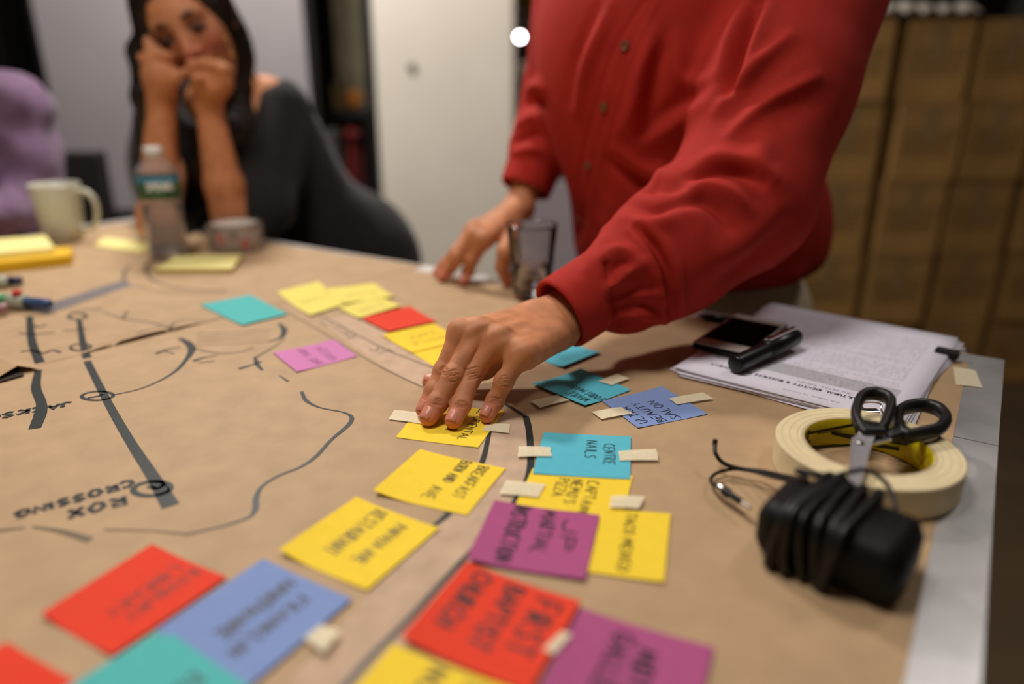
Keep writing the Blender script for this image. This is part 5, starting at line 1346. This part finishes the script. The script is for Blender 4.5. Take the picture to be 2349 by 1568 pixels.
dkW = np.clip(near(VW, [WLc(-.031, .08, .012), WLc(.031, .08, .012)], .022) * .95 + near(VW, [WLc(0, .09, -.045), WLc(.012, .085, -.06), WLc(-.012, .085, -.06)], .012) * .4, 0, 1)
wbody = mk('body', VW, FW, m_ws, wo, smooth=True, attrs={'pink': pkW, 'dark': dkW})
m_hair = mat('dark_brown_hair', (26, 17, 13), .45, var=.25, vscale=12, stretch=(12, 12, 1))
face_bits(wbody, WLc, WRm, .98, m_hair, mat('eyelid_brown', (84, 50, 36), .6))
MB().tube(spline([WLc(-.021, .086, -.058), WLc(-.008, .0905, -.0555), WLc(.008, .0905, -.0555), WLc(.021, .086, -.058)], 5), [.0018] * 3 + [.003] * 10 + [.0018] * 3, 8).build('lips', mat('lip_red', (146, 66, 54), .4), wbody, smooth=True)
prH = [('+', ell(WLc(0, -.020, .036), (.088, .106, .094), WRm), .01), ('+', ell(WLc(0, -.055, -.04), (.082, .066, .11), WRm), .03), ('-', ell(WLc(0, .098, -.012), (.068, .088, .098), WRm), .02)]
hl = [WLc(-.074, .0, .03), AY(305, 120, 1.50), AY(322, 230, 1.51), AY(326, 330, 1.54), AY(340, 430, 1.57)]
hl = [WLc(.070, .0, .03) if WLc(.070, 0, .03)[0] < WLc(-.070, 0, .03)[0] else WLc(-.070, 0, .03), AY(318, 120, 1.50), AY(325, 220, 1.50), AY(330, 330, 1.54), AY(345, 430, 1.57)]
hr = [WLc(.074, .0, .03) if WLc(.074, 0, .03)[0] > WLc(-.074, 0, .03)[0] else WLc(-.074, 0, .03), AY(520, 110, 1.53), AY(545, 200, 1.55), AY(540, 300, 1.53), AY(510, 400, 1.55)]
for ch, rr in ((hl, (.022, .019, .016, .017, .022)), (hr, (.024, .016, .024, .045, .055))):
    for a, b2, r1, r2 in zip(ch[:-1], ch[1:], rr[:-1], rr[1:]): prH.append(('+', cone(a, b2, r1, r2), .02))
VH, FH = sdf_mesh(prH, .0042, (-.92, 1.36, .0), (-.36, 1.80, .62)); NH = normals(VH, FH)
ph = np.arctan2(VH[:, 1] - WH[1], VH[:, 0] - WH[0]); VH = VH + NH * (.0022 * np.sin(ph * 34 + VH[:, 2] * 25) + .0015 * np.sin(ph * 61))[:, None]
mk('hair', VH, FH, m_hair, wbody, smooth=True)
m_gold = mat('gold', (214, 170, 90), .25, metal=1)
for px_, py_ in ((524, 108), (338, 86)):
    c = AY(px_, py_, 1.47)
    MB().tube([c + np.array([.010 * math.cos(a) * .6, .010 * math.cos(a) * .6, .017 * math.sin(a)]) for a in np.linspace(0, 2 * math.pi, 25)], .0012, 8).build('hoop_earring', m_gold, wbody, smooth=True)
c = fc + Rx * (.010) + (0, -.010, .028)
MB().tube([c + np.array([.0108 * math.cos(a), .002 * math.sin(a), .0108 * math.sin(a)]) for a in np.linspace(0, 2 * math.pi, 25)], .0012, 8).build('finger_ring', m_gold, wbody, smooth=True)
m_sw = mat('charcoal_sweater', (24, 22, 21), .95, var=.12, vscale=60, bump=.5, bscale=300, sheen=.15)
sl2 = AY(640, 245, 1.62)
prSw = [('+', ell(AY(470, 400, 1.66), (.165, .105, .20)), .02), ('+', ell((-.415, 1.78, -.14), (.185, .150, .20)), .08), ('+', ell(AY(560, 330, 1.68), (.155, .10, .15)), .06),
        ('+', cone(sL + (.022, .012, -.022), AY(600, 470, 1.50), .064, .066), .04), ('+', cone(AY(600, 470, 1.50), AY(572, 500, 1.47), .060, .052), .03), ('+', cone(AY(566, 285, 1.60), AY(572, 455, 1.50), .052, .056), .03),
        ('+', cone(sR + (.0, .0, -.0), AY(388, 480, 1.56), .060, .056), .05), ('+', cone(AY(388, 480, 1.56), AY(390, 540, 1.49), .052, .046), .03),
        ('+', cone(AY(660, 340, 1.68), AY(740, 480, 1.70), .085, .092), .06), ('+', ell(AY(745, 560, 1.72), (.11, .12, .12)), .06),
        ('-', cone(AY(470, 225, 1.60), AY(440, 160, 1.50), .050, .09), .02), ('-', ell(AY(585, 165, 1.57), (.046, .10, .032)), .012), ('-', half((0, 0, -.30), UP), .02)]
VK, FK = sdf_mesh(prSw, .0062, (-.86, 1.36, -.32), (-.14, 1.98, .36)); VK = relax(VK, FK, 3)
mk('sweater', VK, FK, m_sw, wo, smooth=True)
prJ = [('+', ell((-.41, 1.80, -.30), (.19, .17, .12)), .02), ('+', cone((-.50, 1.72, -.30), (-.58, 1.36, -.30), .088, .066), .03), ('+', cone((-.58, 1.36, -.30), (-.57, 1.40, FZ + .06), .062, .05), .02), ('+', cone((-.33, 1.70, -.30), (-.42, 1.34, -.30), .088, .066), .03), ('+', cone((-.42, 1.34, -.30), (-.41, 1.38, FZ + .06), .062, .05), .02)]
VJ, FJ = sdf_mesh(prJ, .009, (-.75, 1.2, FZ), (-.1, 2.05, -.12)); mk('trousers', relax(VJ, FJ, 2), FJ, mat('black_trousers', (18, 17, 18), .9), wo, smooth=True)
for x in (-.57, -.41):
    V, F = sdf_mesh([('+', ell((x, 1.34, FZ + .04), (.042, .12, .042)), .01), ('-', half((0, 0, FZ + .001), UP), .004)], .007, (x - .1, 1.1, FZ - .02), (x + .1, 1.55, FZ + .12)); mk('shoe', V, F, mat('black_leather', (16, 14, 13), .4), wo, smooth=True)
t = thing('stool', (-.40, 1.85, FZ), 'black stool the woman sits on', 'stool')
MB().lathe((-.40, 1.85, -.462), [(0, 0), (.17, 0), (.18, .01), (.18, .03), (.17, .04), (0, .04)], 32).build('seat', m_black, t)
for sx, sy in ((-1, -1), (1, -1), (1, 1), (-1, 1)):
    MB().tube([(-.40 + sx * .10, 1.85 + sy * .10, -.46), (-.40 + sx * .15, 1.85 + sy * .15, FZ + .001)], .013).build('leg', m_black, t)

# ------------------------------------------------------------------ the person in the lilac sweater, cut by the left edge
pu = thing('person', (-1.2, 1.85, FZ), 'person in a fuzzy lilac sweater cut off by the left edge', 'person')
m_li = mat('lilac_wool', (112, 84, 112), .95, var=.10, vscale=35, bump=.9, bscale=220, sheen=.2)
s1 = AY(25, 250, 1.66); e1_ = AY(66, 420, 1.60); w1 = np.array([-1.06, 1.33, .05])
prP = [('+', cone(s1, e1_, .085, .068), .03), ('+', cone(e1_, AY(70, 500, 1.55), .064, .055), .03), ('+', cone(AY(62, 500, 1.54), w1, .058, .045), .03), ('+', ell(s1 + (-.20, .06, -.06), (.20, .13, .17)), .06), ('+', ell(s1 + (-.20, .10, -.30), (.19, .14, .24)), .08), ('+', cone(s1 + (-.38, .05, -.02), s1 + (-.42, -.10, -.26), .085, .068), .04),
       ('+', cone(s1 + (-.42, -.10, -.26), (-1.25, 1.15, .05), .062, .045), .03), ('-', half((0, 0, -.24), UP), .02)]
VP, FP = sdf_mesh(prP, .0075, (-1.72, 1.06, -.26), (-.86, 2.05, .46)); NP = normals(VP, FP)
VP = VP + NP * (.004 * np.sin(VP[:, 2] * 70 + VP[:, 0] * 40) + .003 * np.sin(VP[:, 1] * 90 - VP[:, 2] * 60))[:, None]; VP[:, 2] = np.where(VP[:, 2] > -.02, np.maximum(VP[:, 2], np.where((VP[:, 1] < 1.62) & (VP[:, 0] > -1.34), .003, -1)), VP[:, 2])
mk('sweater', VP, FP, m_li, pu, smooth=True)
PH = s1 + (-.20, -.06, .30)
pp, PLc, PRm = head_prims(PH, nrm(np.array([.5, -.8, -.2])), UP)
prQ = pp + [('+', cone(PH + (0, .02, -.06), s1 + (-.20, .03, .02), .05, .055), .03), ('+', cone(s1 + (-.2, .05, .0), s1 + (-.2, .08, -.3), .1, .1), .03)]
for wv, sg in ((w1, -1), (np.array([-1.25, 1.15, .05]), 1)):
    h0 = wv + np.array([sg * -.02, -.055, -.022]); prQ += [('+', cone(wv + (0, .05, .0), wv, .03, .026), .01), ('+', ell(h0, (.038, .045, .016)), .02)]
    for k in range(4): prQ.append(('+', cone(h0 + (-.027 + .018 * k, -.03, .0), h0 + (-.030 + .020 * k, -.095 + .008 * abs(k - 1.5), -.014), .0095, .0078), .006))
    prQ.append(('+', cone(h0 + (-.03 * sg, .0, .0), h0 + (-.058 * sg, -.045, -.012), .0115, .009), .01))
VQ, FQ = sdf_mesh(prQ, .005, (-1.60, .96, .001), (-.94, 1.95, .86)); VQ[:, 2] = np.where(VQ[:, 1] < 1.5, np.maximum(VQ[:, 2], .0025), VQ[:, 2]); z0 = np.zeros(len(VQ))
pb_ = mk('body', relax(VQ, FQ, 1), FQ, m_ws, pu, smooth=True, attrs={'pink': z0, 'dark': z0}); face_bits(pb_, PLc, PRm, 1.0, m_hair)
VH, FH = sdf_mesh([('+', ell(PLc(0, -.018, .038), (.084, .102, .090), PRm), .01), ('+', ell(PLc(0, -.05, -.05), (.078, .06, .09), PRm), .03), ('-', ell(PLc(0, .092, -.012), (.070, .075, .092), PRm), .02)], .005, PH - .2, PH + .2)
mk('hair', VH, FH, m_hair, pb_, smooth=True)
prJ = [('+', ell((-1.24, 1.82, -.30), (.19, .17, .12)), .02)]
for x in (-1.32, -1.14): prJ += [('+', cone((x, 1.75, -.30), (x - .02, 1.42, -.30), .085, .066), .03), ('+', cone((x - .02, 1.42, -.30), (x - .02, 1.46, FZ + .06), .062, .05), .02)]
VJ, FJ = sdf_mesh(prJ, .009, (-1.55, 1.25, FZ), (-.95, 2.1, -.15)); mk('trousers', relax(VJ, FJ, 2), FJ, mat('black_trousers', (18, 17, 18), .9), pu, smooth=True)
for x in (-1.34, -1.16):
    V, F = sdf_mesh([('+', ell((x, 1.40, FZ + .04), (.042, .12, .042)), .01), ('-', half((0, 0, FZ + .001), UP), .004)], .007, (x - .1, 1.2, FZ - .02), (x + .1, 1.6, FZ + .12)); mk('shoe', V, F, mat('black_leather', (16, 14, 13), .4), pu, smooth=True)
t = thing('stool', (-1.24, 1.85, FZ), 'black stool under the person in lilac', 'stool')
MB().lathe((-1.24, 1.86, -.462), [(0, 0), (.17, 0), (.18, .01), (.18, .03), (.17, .04), (0, .04)], 32).build('seat', m_black, t)
for sx, sy in ((-1, -1), (1, -1), (1, 1), (-1, 1)):
    MB().tube([(-1.24 + sx * .10, 1.86 + sy * .10, -.46), (-1.24 + sx * .15, 1.86 + sy * .15, FZ + .001)], .013).build('leg', m_black, t)
